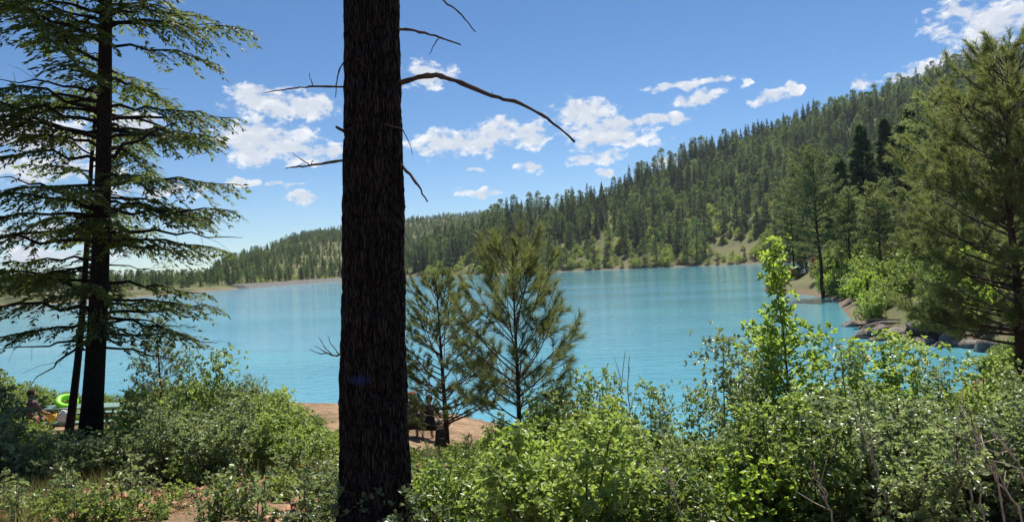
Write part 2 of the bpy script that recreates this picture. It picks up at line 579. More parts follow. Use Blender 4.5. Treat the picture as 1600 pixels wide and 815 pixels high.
def water_material():
    m, g, out = new_mat('turquoise lake water')
    geo = g.n('ShaderNodeNewGeometry')
    pos = geo.outputs['Position']
    mp = g.n('ShaderNodeMapping')
    mp.inputs['Scale'].default_value = (.55, 1.25, 1)
    mp.inputs['Rotation'].default_value = (0, 0, R(10))
    g.link(pos, mp.inputs[0])
    rip = g.noise(mp.outputs[0], 2.2, 3, .55, .4)
    fine = g.noise(mp.outputs[0], 7.0, 2, .5)
    mp2 = g.n('ShaderNodeMapping')
    mp2.inputs['Scale'].default_value = (.008, .03, 1)
    mp2.inputs['Rotation'].default_value = (0, 0, R(-12))
    g.link(pos, mp2.inputs[0])
    gust = g.smooth(g.noise(mp2.outputs[0], 1.0, 3, .5), .40, .60, .45, 1.0)
    swell = g.noise(mp.outputs[0], .8, 2, .5, .3)
    h = g.m('ADD', g.m('ADD', rip, g.m('MULTIPLY', fine, .35)), g.m('MULTIPLY', swell, 1.6))
    nb = bump(g, h, g.m('MULTIPLY', gust, .42), .16)
    shelf = g.noise(mp2.outputs[0], 1.7, 2)
    sep = g.n('ShaderNodeSeparateXYZ')
    g.link(pos, sep.inputs[0])
    col = g.mix(g.smooth(shelf, .4, .65), (.10, .32, .41), (.125, .39, .47))
    p = bsdf(g, col, .06, .5, nb)
    p.inputs['IOR'].default_value = 1.333
    g.link(p.outputs[0], out.inputs[0])
    return m
M['water'] = water_material()
mb = MB()
mb.add([[-420, 15, 0], [420, 15, 0], [420, 620, 0], [-420, 620, 0]], [[0, 1, 2, 3]])
tag(obj('lake_water', mb.mesh('lake_water', M['water'])), 'turquoise lake with light ripples and cloud reflections', None, kind='structure')

# the low earth dam closing the far end of the lake
def build_dam():
    a, b = np.array(PX(372, 362)), np.array(PX(556, 498))
    n = 40
    t = np.linspace(0, 1, n)[:, None]
    P = a + (b - a) * t
    d = (b - a) / np.linalg.norm(b - a)
    nrm = np.array([-d[1], d[0]])                         # away from the lake
    prof = [(-5, -1.0), (-1.6, 1.5), (3.0, 1.55), (3.2, 2.1), (3.5, 2.1), (3.6, 1.5), (9, -1.5)]
    mb = MB()
    V = np.stack([np.concatenate([P + nrm * o, np.full((n, 1), h) + .15 * (vnoise(np.concatenate([P * .1, np.full((n, 1), o)], 1)) - .5)[:, None]], 1) for o, h in prof], 1)
    k = len(prof)
    i = np.arange(n - 1)[:, None] * k; j = np.arange(k - 1)[None]
    mb.add(V, np.stack([i + j, i + k + j, i + k + j + 1, i + j + 1], -1).reshape(-1, 4))
    mb.F.append(np.array([[q for q in range(k)], [(n - 1) * k + k - 1 - q for q in range(k)]])); mb.M.append(0)
    tag(obj('earth_dam', mb.mesh('earth_dam', plain('grey riprap', (.13, .125, .115), .95, .3, 1.2))), 'long low grey dam wall at the far end of the lake', 'dam')
build_dam()
# ------------------------------------------------------------------ vegetation shapes
def arc(p0, dirh, L, up, droop, tip=0, n=7):
    s = np.linspace(0, 1, n)[:, None]
    return p0 + dirh * L * s + np.array([0, 0, 1.0]) * L * (up * s - droop * s**2 + tip * s**3)

def far_tree(kind, seed):
    """a tree seen from hundreds of metres: trunk with stub limbs and a crown of leafy clumps"""
    r = np.random.default_rng(seed)
    tr, cr = MB(), MB()
    if kind == 'fir':
        H, Rm, h0, ncl, per, cs = 14.5, 3.1, .04, 130, 12, .70
        mat = M['hill_fir']
    elif kind == 'pine':
        H, Rm, h0, ncl, per, cs = 15, 2.9, .2, 62, 18, .62
        mat = M['hill_pine']
    else:
        H, Rm, h0, ncl, per, cs = 4.2, 2.3, .08, 40, 20, .5
        mat = {'oak': M['hill_oak'], 'rust': M['rust']}[kind]
    top = np.array([r.normal(0, .25), r.normal(0, .25), H])
    if kind in ('oak', 'rust'):
        for k in range(4):
            e = np.array([r.normal(0, .9), r.normal(0, .9), H * .7])
            tr.tube(np.array([[0, 0, -.5], e * [.3, .3, .4], e]), [.1, .07, .02], 4)
    else:
        tr.tube(np.array([[0, 0, -1], top * .5, top]), [.26, .17, .03], 6)
    u = r.random(ncl)
    h = h0 + (1 - h0) * u**(1.15 if kind == 'fir' else .9)
    az = np.arange(ncl) * 2.4 + r.normal(0, .5, ncl)
    if kind == 'fir':
        prof = (1 - h)**1.0 * (.72 + .28 * np.cos(h * 44)) + .015
    elif kind == 'pine':
        prof = np.sin(np.clip((h - h0) / (1 - h0), 0, 1) * 2.6 + .45)**.8
    else:
        prof = np.sqrt(np.clip(1 - ((h - .4) / .62)**2, 0.05, 1))
    rr = Rm * prof * r.uniform(.45 if kind == 'fir' else .08, 1.05, ncl)
    C = np.stack([np.cos(az) * rr, np.sin(az) * rr, h * H - (.12 * rr if kind == 'fir' else 0)], 1)
    if kind not in ('oak', 'rust'):
        for c in C[::4]:
            tr.tube(np.array([[0, 0, c[2] + .1], c]), [.06, .02], 3, False)
    P = np.repeat(C, per, 0)
    out = P * [1, 1, 0] / (np.linalg.norm(P[:, :2], axis=1, keepdims=True) + .1)
    G = r.normal(0, 1, P.shape)
    sp = np.array([.42, .42, .22]) if kind == 'fir' else np.array([.55, .55, .42])
    if kind in ('oak', 'rust'):
        sp = np.array([.5, .5, .4])
    P = P + G * sp * (.25 + .75 * np.repeat(prof, per)[:, None]) + out * .15
    D = out * .8 + unit(len(P), r) * .7 + np.array([0, 0, -.25 if kind == 'fir' else .3])
    Nn = np.array([0, 0, 1.0]) + unit(len(P), r) * .8
    cz = cs * (np.clip(.4 + .9 * (1 - np.repeat(h, per)), .4, 1) if kind == 'fir' else 1)
    cr.blades(P, D, Nn, cz * r.uniform(.7, 1.3, len(P)), cz * .55 * r.uniform(.7, 1.3, len(P)))
    return [('trunk', tr.mesh('trunk', M['bark_pine'])), ('crown', cr.mesh('crown', mat))]

def mid_tree(kind, seed, H, Rm, h0, nbr, mat, bare=0.0, card=.3, per=34):
    """a tree seen from about a hundred metres: limbs with tufts along them"""
    r = np.random.default_rng(seed)
    tr, br, cr = MB(), MB(), MB()
    z = np.linspace(-1, H, 14)
    wob = np.stack([np.cumsum(r.normal(0, .07, 14)), np.cumsum(r.normal(0, .07, 14)), z], 1)
    wob[:2, :2] = 0
    r0 = .012 * H + .06
    tr.tube(wob, r0 * (1 - .93 * np.clip(z / H, 0, 1)), 10)
    for k in range(nbr):
        f = h0 + (1 - h0) * ((k + r.random()) / nbr)
        p0 = np.array([np.interp(f * H, z, wob[:, 0]), np.interp(f * H, z, wob[:, 1]), f * H])
        a = k * 2.4 + r.normal(0, .4)
        t = (f - h0) / (1 - h0)
        if kind == 'fir':
            L = Rm * ((1 - t)**.75 + .04) * r.uniform(.75, 1.15); up, dr = -.05 + .4 * t, .25
        else:
            L = Rm * (math.sin(min(t * 2.4 + .55, 3.0))**.7 + .08) * r.uniform(.6, 1.15); up, dr = .15 + .5 * t, .12
        path = arc(p0, np.array([math.cos(a), math.sin(a), 0]), L, up, dr, .1)
        br.tube(path, np.linspace(.018 * L + .012, .008, len(path)), 4, False)
        if r.random() < bare and t < .4:
            continue
        m = int(per * (.5 + L / Rm))
        s = r.uniform(.25, 1.05, m)
        idx = s * (len(path) - 1)
        P = np.stack([np.interp(idx, np.arange(len(path)), path[:, q]) for q in range(3)], 1)
        # tufts: several needles sheaves at each spot
        side = np.array([-math.sin(a), math.cos(a), 0])
        P = P + side * (r.normal(0, .17, m) * L * (1.1 - .6 * s))[:, None] + r.normal(0, .09, (m, 3))
        q = 5
        P = np.repeat(P, q, 0)
        P = P + r.normal(0, card * .35, P.shape) * [1, 1, .6]
        D = np.array([math.cos(a), math.sin(a), 0]) * .6 + unit(len(P), r) * .8 + np.array([0, 0, -.2 if kind == 'fir' else .35])
        cr.blades(P, D, np.array([0, 0, 1.0]) + unit(len(P), r) * .7, card * r.uniform(.7, 1.4, len(P)), card * (.42 if kind == 'fir' else .3) * r.uniform(.7, 1.2, len(P)))
    return [('trunk', tr.mesh('trunk', M['bark_pine'] if kind != 'fir' else M['bark_fir'])), ('limbs', br.mesh('limbs', M['bark_pine'])), ('crown', cr.mesh('crown', mat))]

def near_fir(seed, H, Rm, h0, trunk_r, lean, thick=1.0, step=.040, spray=.050, blade=.105, foliage_from=0.0):
    """a fir standing close by: every limb with its drooping sprays of needled twigs"""
    r = np.random.default_rng(seed)
    tr, br, cr = MB(), MB(), MB()
    z = np.linspace(-.4, H, 26)
    q = z / H
    axis = np.stack([lean[0] * z + .05 * np.sin(q * 7), lean[1] * z + .04 * np.sin(q * 5 + 1), z], 1)
    rad = trunk_r * (1 - .9 * np.clip(q, 0, 1)**.9) * (1 + .35 * np.exp(-np.maximum(z, 0) * 3.0))
    tr.tube(axis, rad, 20)
    h = h0 * H
    k = 0
    while h < H - .15:
        t = (h - h0 * H) / (H - h0 * H)
        h += step * r.uniform(.5, 1.5) * (1.0 - .4 * t)
        k += 1
        p0 = np.array([np.interp(h, z, axis[:, 0]), np.interp(h, z, axis[:, 1]), h])
        a = k * 2.4 + r.normal(0, .35)
        prof = min(1, .72 + 1.1 * t) * (1 - max(0, t - .22) / .78)**.75
        tier = float(fbm(np.array([math.cos(a) * .9 + 5, math.sin(a) * .9 + 5, h * 1.35]), 2, seed))
        if tier < .445 and t < .85:
            continue
        L = Rm * max(prof, .05) * r.uniform(.72, 1.1) * (.45 + 1.0 * tier)
        dh = np.array([math.cos(a), math.sin(a), 0])
        path = arc(p0, dh, L, .10 + .32 * t + r.normal(0, .10), .30, .12, 9)
        path[1:-1] += r.normal(0, .018 * L, (7, 3))
        br.tube(path, np.linspace(.012 * L + .008, .004, 9), 5, False)
        if r.random() < .10 * (1 - t) or t < foliage_from * r.random():
            # a bare limb with a few dead twigs
            for s in r.uniform(.3, .95, 6):
                b0 = np.array([np.interp(s * 8, np.arange(9), path[:, c]) for c in range(3)])
                v = unit(1, r)[0] * [1, 1, .6] + dh * .6
                br.tube(np.array([b0, b0 + v * .2, b0 + v * .36 - [0, 0, .06]]), [.004, .003, .002], 3, False)
            continue
        side = np.array([-dh[1], dh[0], 0])
        ss = np.arange(.30 * r.uniform(.6, 1.4), 1.0, spray / max(L, .3) * 1.3)
        for i, s in enumerate(ss):
            b0 = np.array([np.interp(s * 8, np.arange(9), path[:, c]) for c in range(3)])
            sg = 1 if i % 2 else -1
            l2 = (.34 * L * (1 - s)**.6 * min(1, s * 2.2) + .14) * r.uniform(.6, 1.25)
            v = dh * .75 + side * sg * r.uniform(.5, 1.0) + np.array([0, 0, r.normal(-.12, .15)])
            v /= np.linalg.norm(v)
            nn = max(3, int(l2 / .048))
            u = (np.arange(nn) + .5) / nn
            C = b0 + v * (l2 * u)[:, None] + np.array([0, 0, -1]) * (l2 * .38 * u**2)[:, None]
            if l2 > .22:
                br.tube(np.array([b0, C[nn // 2], C[-1]]), [.004, .003, .0015], 3, False)
            pr = np.cross(v, [0, 0, 1.0]); pr /= np.linalg.norm(pr) + 1e-9
            for g2 in (-1, 1):
                D = v * .8 + pr * g2 * .75 + r.normal(0, .25, (nn, 3)) + np.array([0, 0, -.38])
                cr.blades(C + r.normal(0, .008, C.shape), D, np.array([0, 0, 1.0]) + r.normal(0, .45, (nn, 3)), blade * r.uniform(.7, 1.35, nn), blade * .36 * r.uniform(.8, 1.2, nn))
            cr.blades(C[-1:], v[None] + [[0, 0, -.25]], np.array([[0, 0, 1.0]]), blade * 1.2, blade * .4)
    return [('trunk', tr.mesh('trunk', M['bark_fir'], True)), ('limbs', br.mesh('limbs', M['bark_fir'])), ('crown', cr.mesh('crown', M['fir']))]

def needle_shoot(mb, r, P, V, L, n, nl, nw, spread=.75):
    """a shoot from P along V, n long needles round it"""
    V = V / np.linalg.norm(V)
    s = r.random(n)**.8
    B = P + V * (L * s)[:, None]
    a = np.cross(V, [.3, .2, 1.0]); a /= np.linalg.norm(a)
    b = np.cross(V, a)
    ph = r.uniform(0, 2 * np.pi, n)
    D = V * r.uniform(.55, 1.1, n)[:, None] + (np.cos(ph)[:, None] * a + np.sin(ph)[:, None] * b) * spread * r.uniform(.5, 1.1, n)[:, None]
    D[:, 2] -= .08
    mb.blades(B, D, unit(n, r), nl * r.uniform(.75, 1.15, n), nw, 'needle')

def near_pine(seed, H, Rm, h0, trunk_r, nbr, lean=(0, 0), needles=34, nl=.15, nw=.006, sub=4, up0=.15, up1=1.0, shoot=.16, profile=None, tip_candles=True):
    r = np.random.default_rng(seed)
    tr, br, cr = MB(), MB(), MB()
    z = np.linspace(-.3, H, 18)
    axis = np.stack([lean[0] * z + .02 * H / 3 * np.sin(z * 1.7), lean[1] * z + .015 * H / 3 * np.sin(z * 1.1 + 1), z], 1)
    tr.tube(axis, trunk_r * (1 - .88 * np.clip(z / H, 0, 1)), 12)
    needle_shoot(cr, r, axis[-1] - [0, 0, shoot * 1.5], np.array([lean[0], lean[1], 1]), shoot * 2.4, int(needles * 2.2), nl * .8, nw, .45)
    nwh = max(3, nbr // 5)
    for k in range(nbr):
        wh = (k // 5 + .5) / nwh
        t = min(.985, max(0, wh + r.normal(0, .03)))
        h = (h0 + (1 - h0) * t) * H
        p0 = np.array([np.interp(h, z, axis[:, 0]), np.interp(h, z, axis[:, 1]), h])
        a = k * 2 * math.pi / 5 + (k // 5) * .7 + r.normal(0, .25)
        pf = profile(t) if profile else (1 - t)**.7 * min(1, .55 + 1.2 * t)
        L = Rm * max(pf, .10) * r.uniform(.7, 1.15)
        dh = np.array([math.cos(a), math.sin(a), 0])
        path = arc(p0, dh, L, up0 + (up1 - up0) * t, .12 * (1 - t), .30, 8)
        br.tube(path, np.linspace(trunk_r * .28 * (1 - .6 * t) * min(1, L) + .004, .004, 8), 5, False)
        T = path[-1] - path[-2]
        needle_shoot(cr, r, path[-1] - T * .3, T + np.array([0, 0, .25 * np.linalg.norm(T)]), shoot, needles, nl, nw)
        m = max(2, int(sub * L / Rm * 2.2) + 1)
        for j in range(m):
            s = .35 + .6 * (j + r.random()) / m
            b0 = np.array([np.interp(s * 7, np.arange(8), path[:, c]) for c in range(3)])
            v = dh * .7 + np.array([-dh[1], dh[0], 0]) * r.choice([-1, 1]) * r.uniform(.4, 1.0) + np.array([0, 0, .25 + .5 * t + r.normal(0, .2)])
            v /= np.linalg.norm(v)
            l2 = L * .34 * (1.15 - s) * r.uniform(.6, 1.3) + .05
            e = b0 + v * l2
            br.tube(np.array([b0, (b0 + e) / 2 - [0, 0, l2 * .06], e]), [.006, .005, .003], 4, False)
            needle_shoot(cr, r, e - v * shoot * .4, v + [0, 0, .25], shoot, needles, nl, nw)
            if l2 > .25:
                for w in range(int(l2 / .22)):
                    f = r.uniform(.3, .95)
                    v2 = v * .6 + unit(1, r)[0] * .8 + [0, 0, .2]
                    e2 = b0 + v * l2 * f
                    br.tube(np.array([e2, e2 + v2 * shoot * .8]), [.004, .003], 3, False)
                    needle_shoot(cr, r, e2 + v2 * shoot * .3, v2, shoot * .8, int(needles * .8), nl, nw)
    return [('trunk', tr.mesh('trunk', M['bark_pine'], True)), ('limbs', br.mesh('limbs', M['twig'])), ('crown', cr.mesh('crown', M['pine']))]

def shrub(seed, H, W, leaf, mat, stems=14, dens=1.0, leaves=5):
    """many-stemmed bush: upright wands of uneven height, side twigs and leaves along them"""
    r = np.random.default_rng(seed)
    st, cr = MB(), MB()
    CC, AX = [], []
    for k in range(stems):
        a = k * 2.4 + r.normal(0, .5)
        q = math.sqrt((k + .4) / stems)
        top = np.array([math.cos(a) * W * .48 * q, math.sin(a) * W * .48 * q, H * (1.02 - .42 * q**2.2) * r.uniform(.62, 1.06)])
        foot = np.array([math.cos(a) * W * .22 * q, math.sin(a) * W * .22 * q, -.1])
        mid = foot * .45 + top * .55 + r.normal(0, .05 * H, 3) * [1, 1, .3]
        s5 = np.linspace(0, 1, 7)[:, None]
        P = foot * (1 - s5)**2 + 2 * mid * s5 * (1 - s5) + top * s5**2
        st.tube(P, np.linspace(.013, .003, 7) * (H / 1.2)**.4, 5, False)
        Ls = np.linalg.norm(top - foot)
        nt = max(7, int(Ls * 20 * dens))
        for i in range(nt):
            s = .10 + .90 * ((i + r.random()) / nt)**.85
            b0 = np.array([np.interp(s * 6, np.arange(7), P[:, c]) for c in range(3)])
            ang = i * 2.4 + r.normal(0, .4)
            v = np.array([math.cos(ang), math.sin(ang), r.uniform(.1, .9)])
            v /= np.linalg.norm(v)
            l2 = (.07 + .20 * W * (1.05 - s)**.7 * r.uniform(.4, 1.1))
            e = b0 + v * l2
            e[2] = max(e[2], .02)
            if i % 2 == 0:
                st.tube(np.array([b0, e]), [.004, .002], 3, False)
            m = max(2, int(l2 / leaf * 1.5))
            f = r.uniform(.25, 1.1, m)
            C = b0 + (e - b0) * f[:, None] + r.normal(0, leaf * .45, (m, 3))
            CC.append(C)
            AX.append(v * .6 + np.array([0, 0, .45]) + r.normal(0, .35, (m, 3)))
    C, ax = np.concatenate(CC), np.concatenate(AX)
    C[:, 2] = np.maximum(C[:, 2], .02)
    ax /= np.linalg.norm(ax, axis=1, keepdims=True)
    n = len(C)
    t1 = np.cross(ax, unit(n, r)); t1 /= np.linalg.norm(t1, axis=1, keepdims=True)
    t2 = np.cross(ax, t1)
    for k in range(leaves):
        ph = k * 2.4 + r.normal(0, .4, n)
        sp = .5 + .5 * (k % 3) / 2
        D = ax * (1.0 - sp * .6) + (np.cos(ph)[:, None] * t1 + np.sin(ph)[:, None] * t2) * sp
        cr.blades(C, D, ax + np.array([0, 0, .4]) + r.normal(0, .4, (n, 3)), leaf * r.uniform(.55, 1.25, n), leaf * .55 * r.uniform(.75, 1.2, n), 'leaf')
    return [('stems', st.mesh('stems', M['twig'])), ('foliage', cr.mesh('foliage', mat))]

def sapling(seed, H, Rm, h0, nbr, leaf, mat, trunk_r=.03, per=22, profile=None, leaves=5, up=.75, lean=(0, 0)):
    """a slim young broadleaf tree"""
    r = np.random.default_rng(seed)
    st, br, cr = MB(), MB(), MB()
    z = np.linspace(-.2, H, 14)
    axis = np.stack([lean[0] * z + .05 * np.sin(z * 1.6 + seed), lean[1] * z + .05 * np.sin(z * 1.2), z], 1)
    st.tube(axis, trunk_r * (1 - .85 * np.clip(z / H, 0, 1)), 8)
    CC, AX = [], []
    for k in range(nbr):
        t = (k + r.random()) / nbr
        h = (h0 + (1 - h0) * t) * H
        p0 = np.array([np.interp(h, z, axis[:, 0]), np.interp(h, z, axis[:, 1]), h])
        a = k * 2.4 + r.normal(0, .4)
        L = Rm * (profile(t) if profile else (1 - t)**.6) * r.uniform(.6, 1.15) + .05
        dh = np.array([math.cos(a), math.sin(a), 0])
        path = arc(p0, dh, L, up, .25, 0, 6)
        br.tube(path, np.linspace(trunk_r * .35 * min(1, L + .3), .003, 6), 4, False)
        m = int(per * (.35 + L / Rm))
        s = r.uniform(.2, 1.05, m)
        P = np.stack([np.interp(s * 5, np.arange(6), path[:, c]) for c in range(3)], 1) + r.normal(0, .05 + .06 * L, (m, 3))
        CC.append(P)
        AX.append(np.repeat((dh * .6 + np.array([0, 0, .5]))[None], m, 0) + r.normal(0, .4, (m, 3)))
    C, ax = np.concatenate(CC), np.concatenate(AX)
    ax /= np.linalg.norm(ax, axis=1, keepdims=True)
    n = len(C)
    t1 = np.cross(ax, unit(n, r)); t1 /= np.linalg.norm(t1, axis=1, keepdims=True)
    t2 = np.cross(ax, t1)
    for k in range(leaves):
        ph = k * 2.4 + r.normal(0, .4, n)
        D = ax * .55 + (np.cos(ph)[:, None] * t1 + np.sin(ph)[:, None] * t2) * .8 + np.array([0, 0, -.15])
        cr.blades(C, D, np.array([0, 0, .8]) + ax + r.normal(0, .35, (n, 3)), leaf * r.uniform(.6, 1.2, n), leaf * .55 * r.uniform(.8, 1.2, n), 'leaf')
    return [('trunk', st.mesh('trunk', M['twig'], True)), ('limbs', br.mesh('limbs', M['twig'])), ('crown', cr.mesh('crown', mat))]
# ------------------------------------------------------------------ woods across the lake
FAR = {k: [far_tree(k, s) for s in ss] for k, ss in {'fir': (1, 2, 3), 'pine': (4, 5, 6), 'oak': (7, 8), 'rust': (9,)}.items()}
PROTO = FAR['fir'] + FAR['pine'] + FAR['oak'] + FAR['rust']      # 0-2 fir, 3-5 pine, 6-7 scrub, 8 rusty
KIND_OF = ['fir'] * 3 + ['pine'] * 3 + ['oak'] * 2 + ['rust']

def scatter(x0, x1, y0, y1, step, test, seed):
    r = np.random.default_rng(seed)
    gx, gy = np.meshgrid(np.arange(x0, x1, step), np.arange(y0, y1, step))
    x = (gx + r.uniform(-.48, .48, gx.shape) * step).ravel()
    y = (gy + r.uniform(-.48, .48, gy.shape) * step).ravel()
    k = test(x, y, r)
    return x[k], y[k], r

def pxc(x, y):
    return 800 + x / np.maximum(y, 20) * FPX

def test_a(x, y, r):
    px = pxc(x, y)
    ta = (y - I(px, A_FOOT)) / (I(px, A_CREST) - I(px, A_FOOT))
    d = lake_sd(x, y)
    clear = fbm(np.stack([x / 26, y / 26, 0 * x], -1), 3, 40)
    return (px > 575) & (px < 1760) & (ta > -.01) & (ta < 1.05) & (d > 2.0) & (r.random(len(x)) < np.where(clear > .60, .45, .97))
def test_b(x, y, r):
    px = pxc(x, y)
    tb = (y - I(px, B_FOOT)) / (I(px, B_CREST) - I(px, B_FOOT))
    clear = fbm(np.stack([x / 40, y / 40, 0 * x], -1), 3, 50)
    return (px > -140) & (px < 880) & (tb > -.03) & (tb < 1.04) & (lake_sd(x, y) > 2.5) & (r.random(len(x)) < np.where(clear > .58, .45, .95))

xa, ya, ra = scatter(-110, 620, 190, 790, 4.6, test_a, 11)
za = terrain(xa, ya)
pa = pxc(xa, ya)
taa = (ya - I(pa, A_FOOT)) / (I(pa, A_CREST) - I(pa, A_FOOT))
zone = fbm(np.stack([xa / 35, ya / 35, 0 * xa], -1), 3, 60)
low = 1 - sstep(.08, .55, taa)
q = ra.random(len(xa))
kind = np.where(q < .34 * low + .38 + 1.3 * np.maximum(0, zone - .55), 6 + (q * 1000).astype(int) % 2, np.where(zone + ra.normal(0, .12, len(xa)) > .56, 3 + (q * 777).astype(int) % 3, (q * 555).astype(int) % 3))
shore_d = lake_sd(xa, ya)
kind = np.where((shore_d < 7) & (ra.random(len(xa)) < .30), 8, kind)
kind = np.where((shore_d < 6) & (kind < 6) & (ra.random(len(xa)) < .5), 6, kind)
scl = np.where(kind < 6, .55 + .95 * ra.random(len(xa))**1.6, ra.uniform(.5, 1.2, len(xa)))
scl = np.where(kind == 8, ra.uniform(.3, .7, len(xa)), scl)
scl = np.where(pa < 660, scl * .72, scl)

big = scl * np.where(kind < 6, 14, 4) / ya
vis = (pa > 628) & (pa < 1310) & (taa < .8)
ind = np.zeros(len(xa), bool)
con = np.where(vis & (kind < 6))[0]
ind[con[np.argsort(-big[con])[:290]]] = True
shr = np.where(vis & (kind >= 6))[0]
ind[shr[np.argsort(-big[shr])[:150]]] = True
HL = {'fir': ('fir_tree', 'dark green fir among the trees on the hillside across the lake', 'fir tree', 'firs on the hillside across the lake'),
      'pine': ('pine_tree', 'olive green pine with rounded crown on the hillside across the lake', 'pine tree', 'pines on the hillside across the lake'),
      'oak': ('scrub_oak', 'light green rounded scrub bush low on the hillside across the lake', 'shrub', 'scrub bushes across the lake'),
      'rust': ('dry_bush', 'rusty brown dry bush at the water edge across the lake', 'shrub', 'rusty bushes along the far shore')}
for i in np.where(ind)[0]:
    nm, lb, ct, gp = HL[KIND_OF[kind[i]]]
    s = float(scl[i])
    place(PROTO[kind[i]], nm, lb, ct, (xa[i], ya[i], za[i] - .25), ra.uniform(0, 6.28), (s, s, s * ra.uniform(.9, 1.15)), gp)

def forest(name, label, x, y, z, kind, scl, seed):
    """the rest of the wood: one object, its trees the same shapes as the single ones"""
    r = np.random.default_rng(seed)
    n = len(x)
    me = bpy.data.meshes.new(name)
    me.vertices.add(n)
    me.vertices.foreach_set('co', np.stack([x, y, z - .25], 1).ravel())
    for an, typ, data in (('tree_kind', 'INT', kind.astype(np.int32)), ('tree_size', 'FLOAT', scl.astype(np.float32)), ('tree_turn', 'FLOAT', r.uniform(0, 6.28, n).astype(np.float32))):
        at_ = me.attributes.new(an, typ, 'POINT')
        at_.data.foreach_set('value', data)
    o = obj(name, me)
    tag(o, label, None, kind='stuff')
    ng = bpy.data.node_groups.new(name, 'GeometryNodeTree')
    ng.interface.new_socket('Geometry', in_out='INPUT', socket_type='NodeSocketGeometry')
    ng.interface.new_socket('Geometry', in_out='OUTPUT', socket_type='NodeSocketGeometry')
    g = NT(ng)
    gi, go = g.n('NodeGroupInput'), g.n('NodeGroupOutput')
    m2p = g.n('GeometryNodeMeshToPoints')
    g.link(gi.outputs[0], m2p.inputs[0])
    iop = g.n('GeometryNodeInstanceOnPoints')
    g.link(m2p.outputs[0], iop.inputs['Points'])
    jall = g.n('GeometryNodeJoinGeometry')
    for k in range(len(PROTO) - 1, -1, -1):              # join lists its links last-first
        j = g.n('GeometryNodeJoinGeometry')
        for part, _ in ((p, 0) for p in SRC[k]):
            oi = g.n('GeometryNodeObjectInfo')
            oi.inputs['Object'].default_value = part
            g.link(oi.outputs['Geometry'], j.inputs[0])
        gti = g.n('GeometryNodeGeometryToInstance')
        g.link(j.outputs[0], gti.inputs[0])
        g.link(gti.outputs[0], jall.inputs[0])
    g.link(jall.outputs[0], iop.inputs['Instance'])
    iop.inputs['Pick Instance'].default_value = True
    def attr(nm, typ):
        a = g.n('GeometryNodeInputNamedAttribute', data_type=typ)
        a.inputs['Name'].default_value = nm
        return a.outputs[0]
    g.link(attr('tree_kind', 'INT'), iop.inputs['Instance Index'])
    g.link(attr('tree_size', 'FLOAT'), iop.inputs['Scale'])
    cx = g.n('ShaderNodeCombineXYZ')
    g.link(attr('tree_turn', 'FLOAT'), cx.inputs[2])
    g.link(cx.outputs[0], iop.inputs['Rotation'])
    g.link(iop.outputs[0], go.inputs[0])
    o.modifiers.new('trees', 'NODES').node_group = ng

# one standing tree of every shape lends its parts to the woods
SRC = []
for k in range(len(PROTO)):
    want = PROTO[k][1][1]
    own = next((o for o in bpy.data.objects if o.data == want), None)
    if own is None:
        i = int(np.where(~ind & vis)[0][k])
        nm, lb, ct, gp = HL[KIND_OF[k]]
        own = place(PROTO[k], nm, lb, ct, (xa[i], ya[i], za[i] - .25), 0, .8, gp).children[1]
        ind[i] = True
    SRC.append([c for c in own.parent.children])
rest = ~ind
forest('hillside_forest', 'dense conifer forest covering the steep hill across the lake', xa[rest], ya[rest], za[rest], kind[rest], scl[rest], 3)
xb, yb, rb = scatter(-420, 90, 200, 1420, 5.0, test_b, 12)
zb_ = terrain(xb, yb)
pb = pxc(xb, yb)
sb = rb.uniform(.24, .58, len(xb))
sb = np.where(pb < 330, sb * .95, sb)
kb = np.where(rb.random(len(xb)) < .22, 6 + rb.integers(0, 2, len(xb)), np.where(rb.random(len(xb)) < .5, rb.integers(0, 3, len(xb)), rb.integers(3, 6, len(xb))))
forest('distant_forest', 'hazy grey green forest on the distant ridge beyond the dam', xb, yb, zb_, kb, sb, 4)
print('forest trees', len(xa), len(xb))

# dark firs standing by the dam
for k, (px, Y, h) in enumerate([(505, 520, .85), (518, 515, 1.0), (531, 522, .8), (487, 520, .6), (470, 500, .5), (650, 560, .8), (662, 566, .7), (690, 570, .9)]):
    p = col_at(px, Y)
    place(PROTO[k % 3], 'fir_tree', 'dark fir standing in the row near the end of the dam', 'fir tree', p - [0, 0, .3], k, h, 'dark firs near the dam')

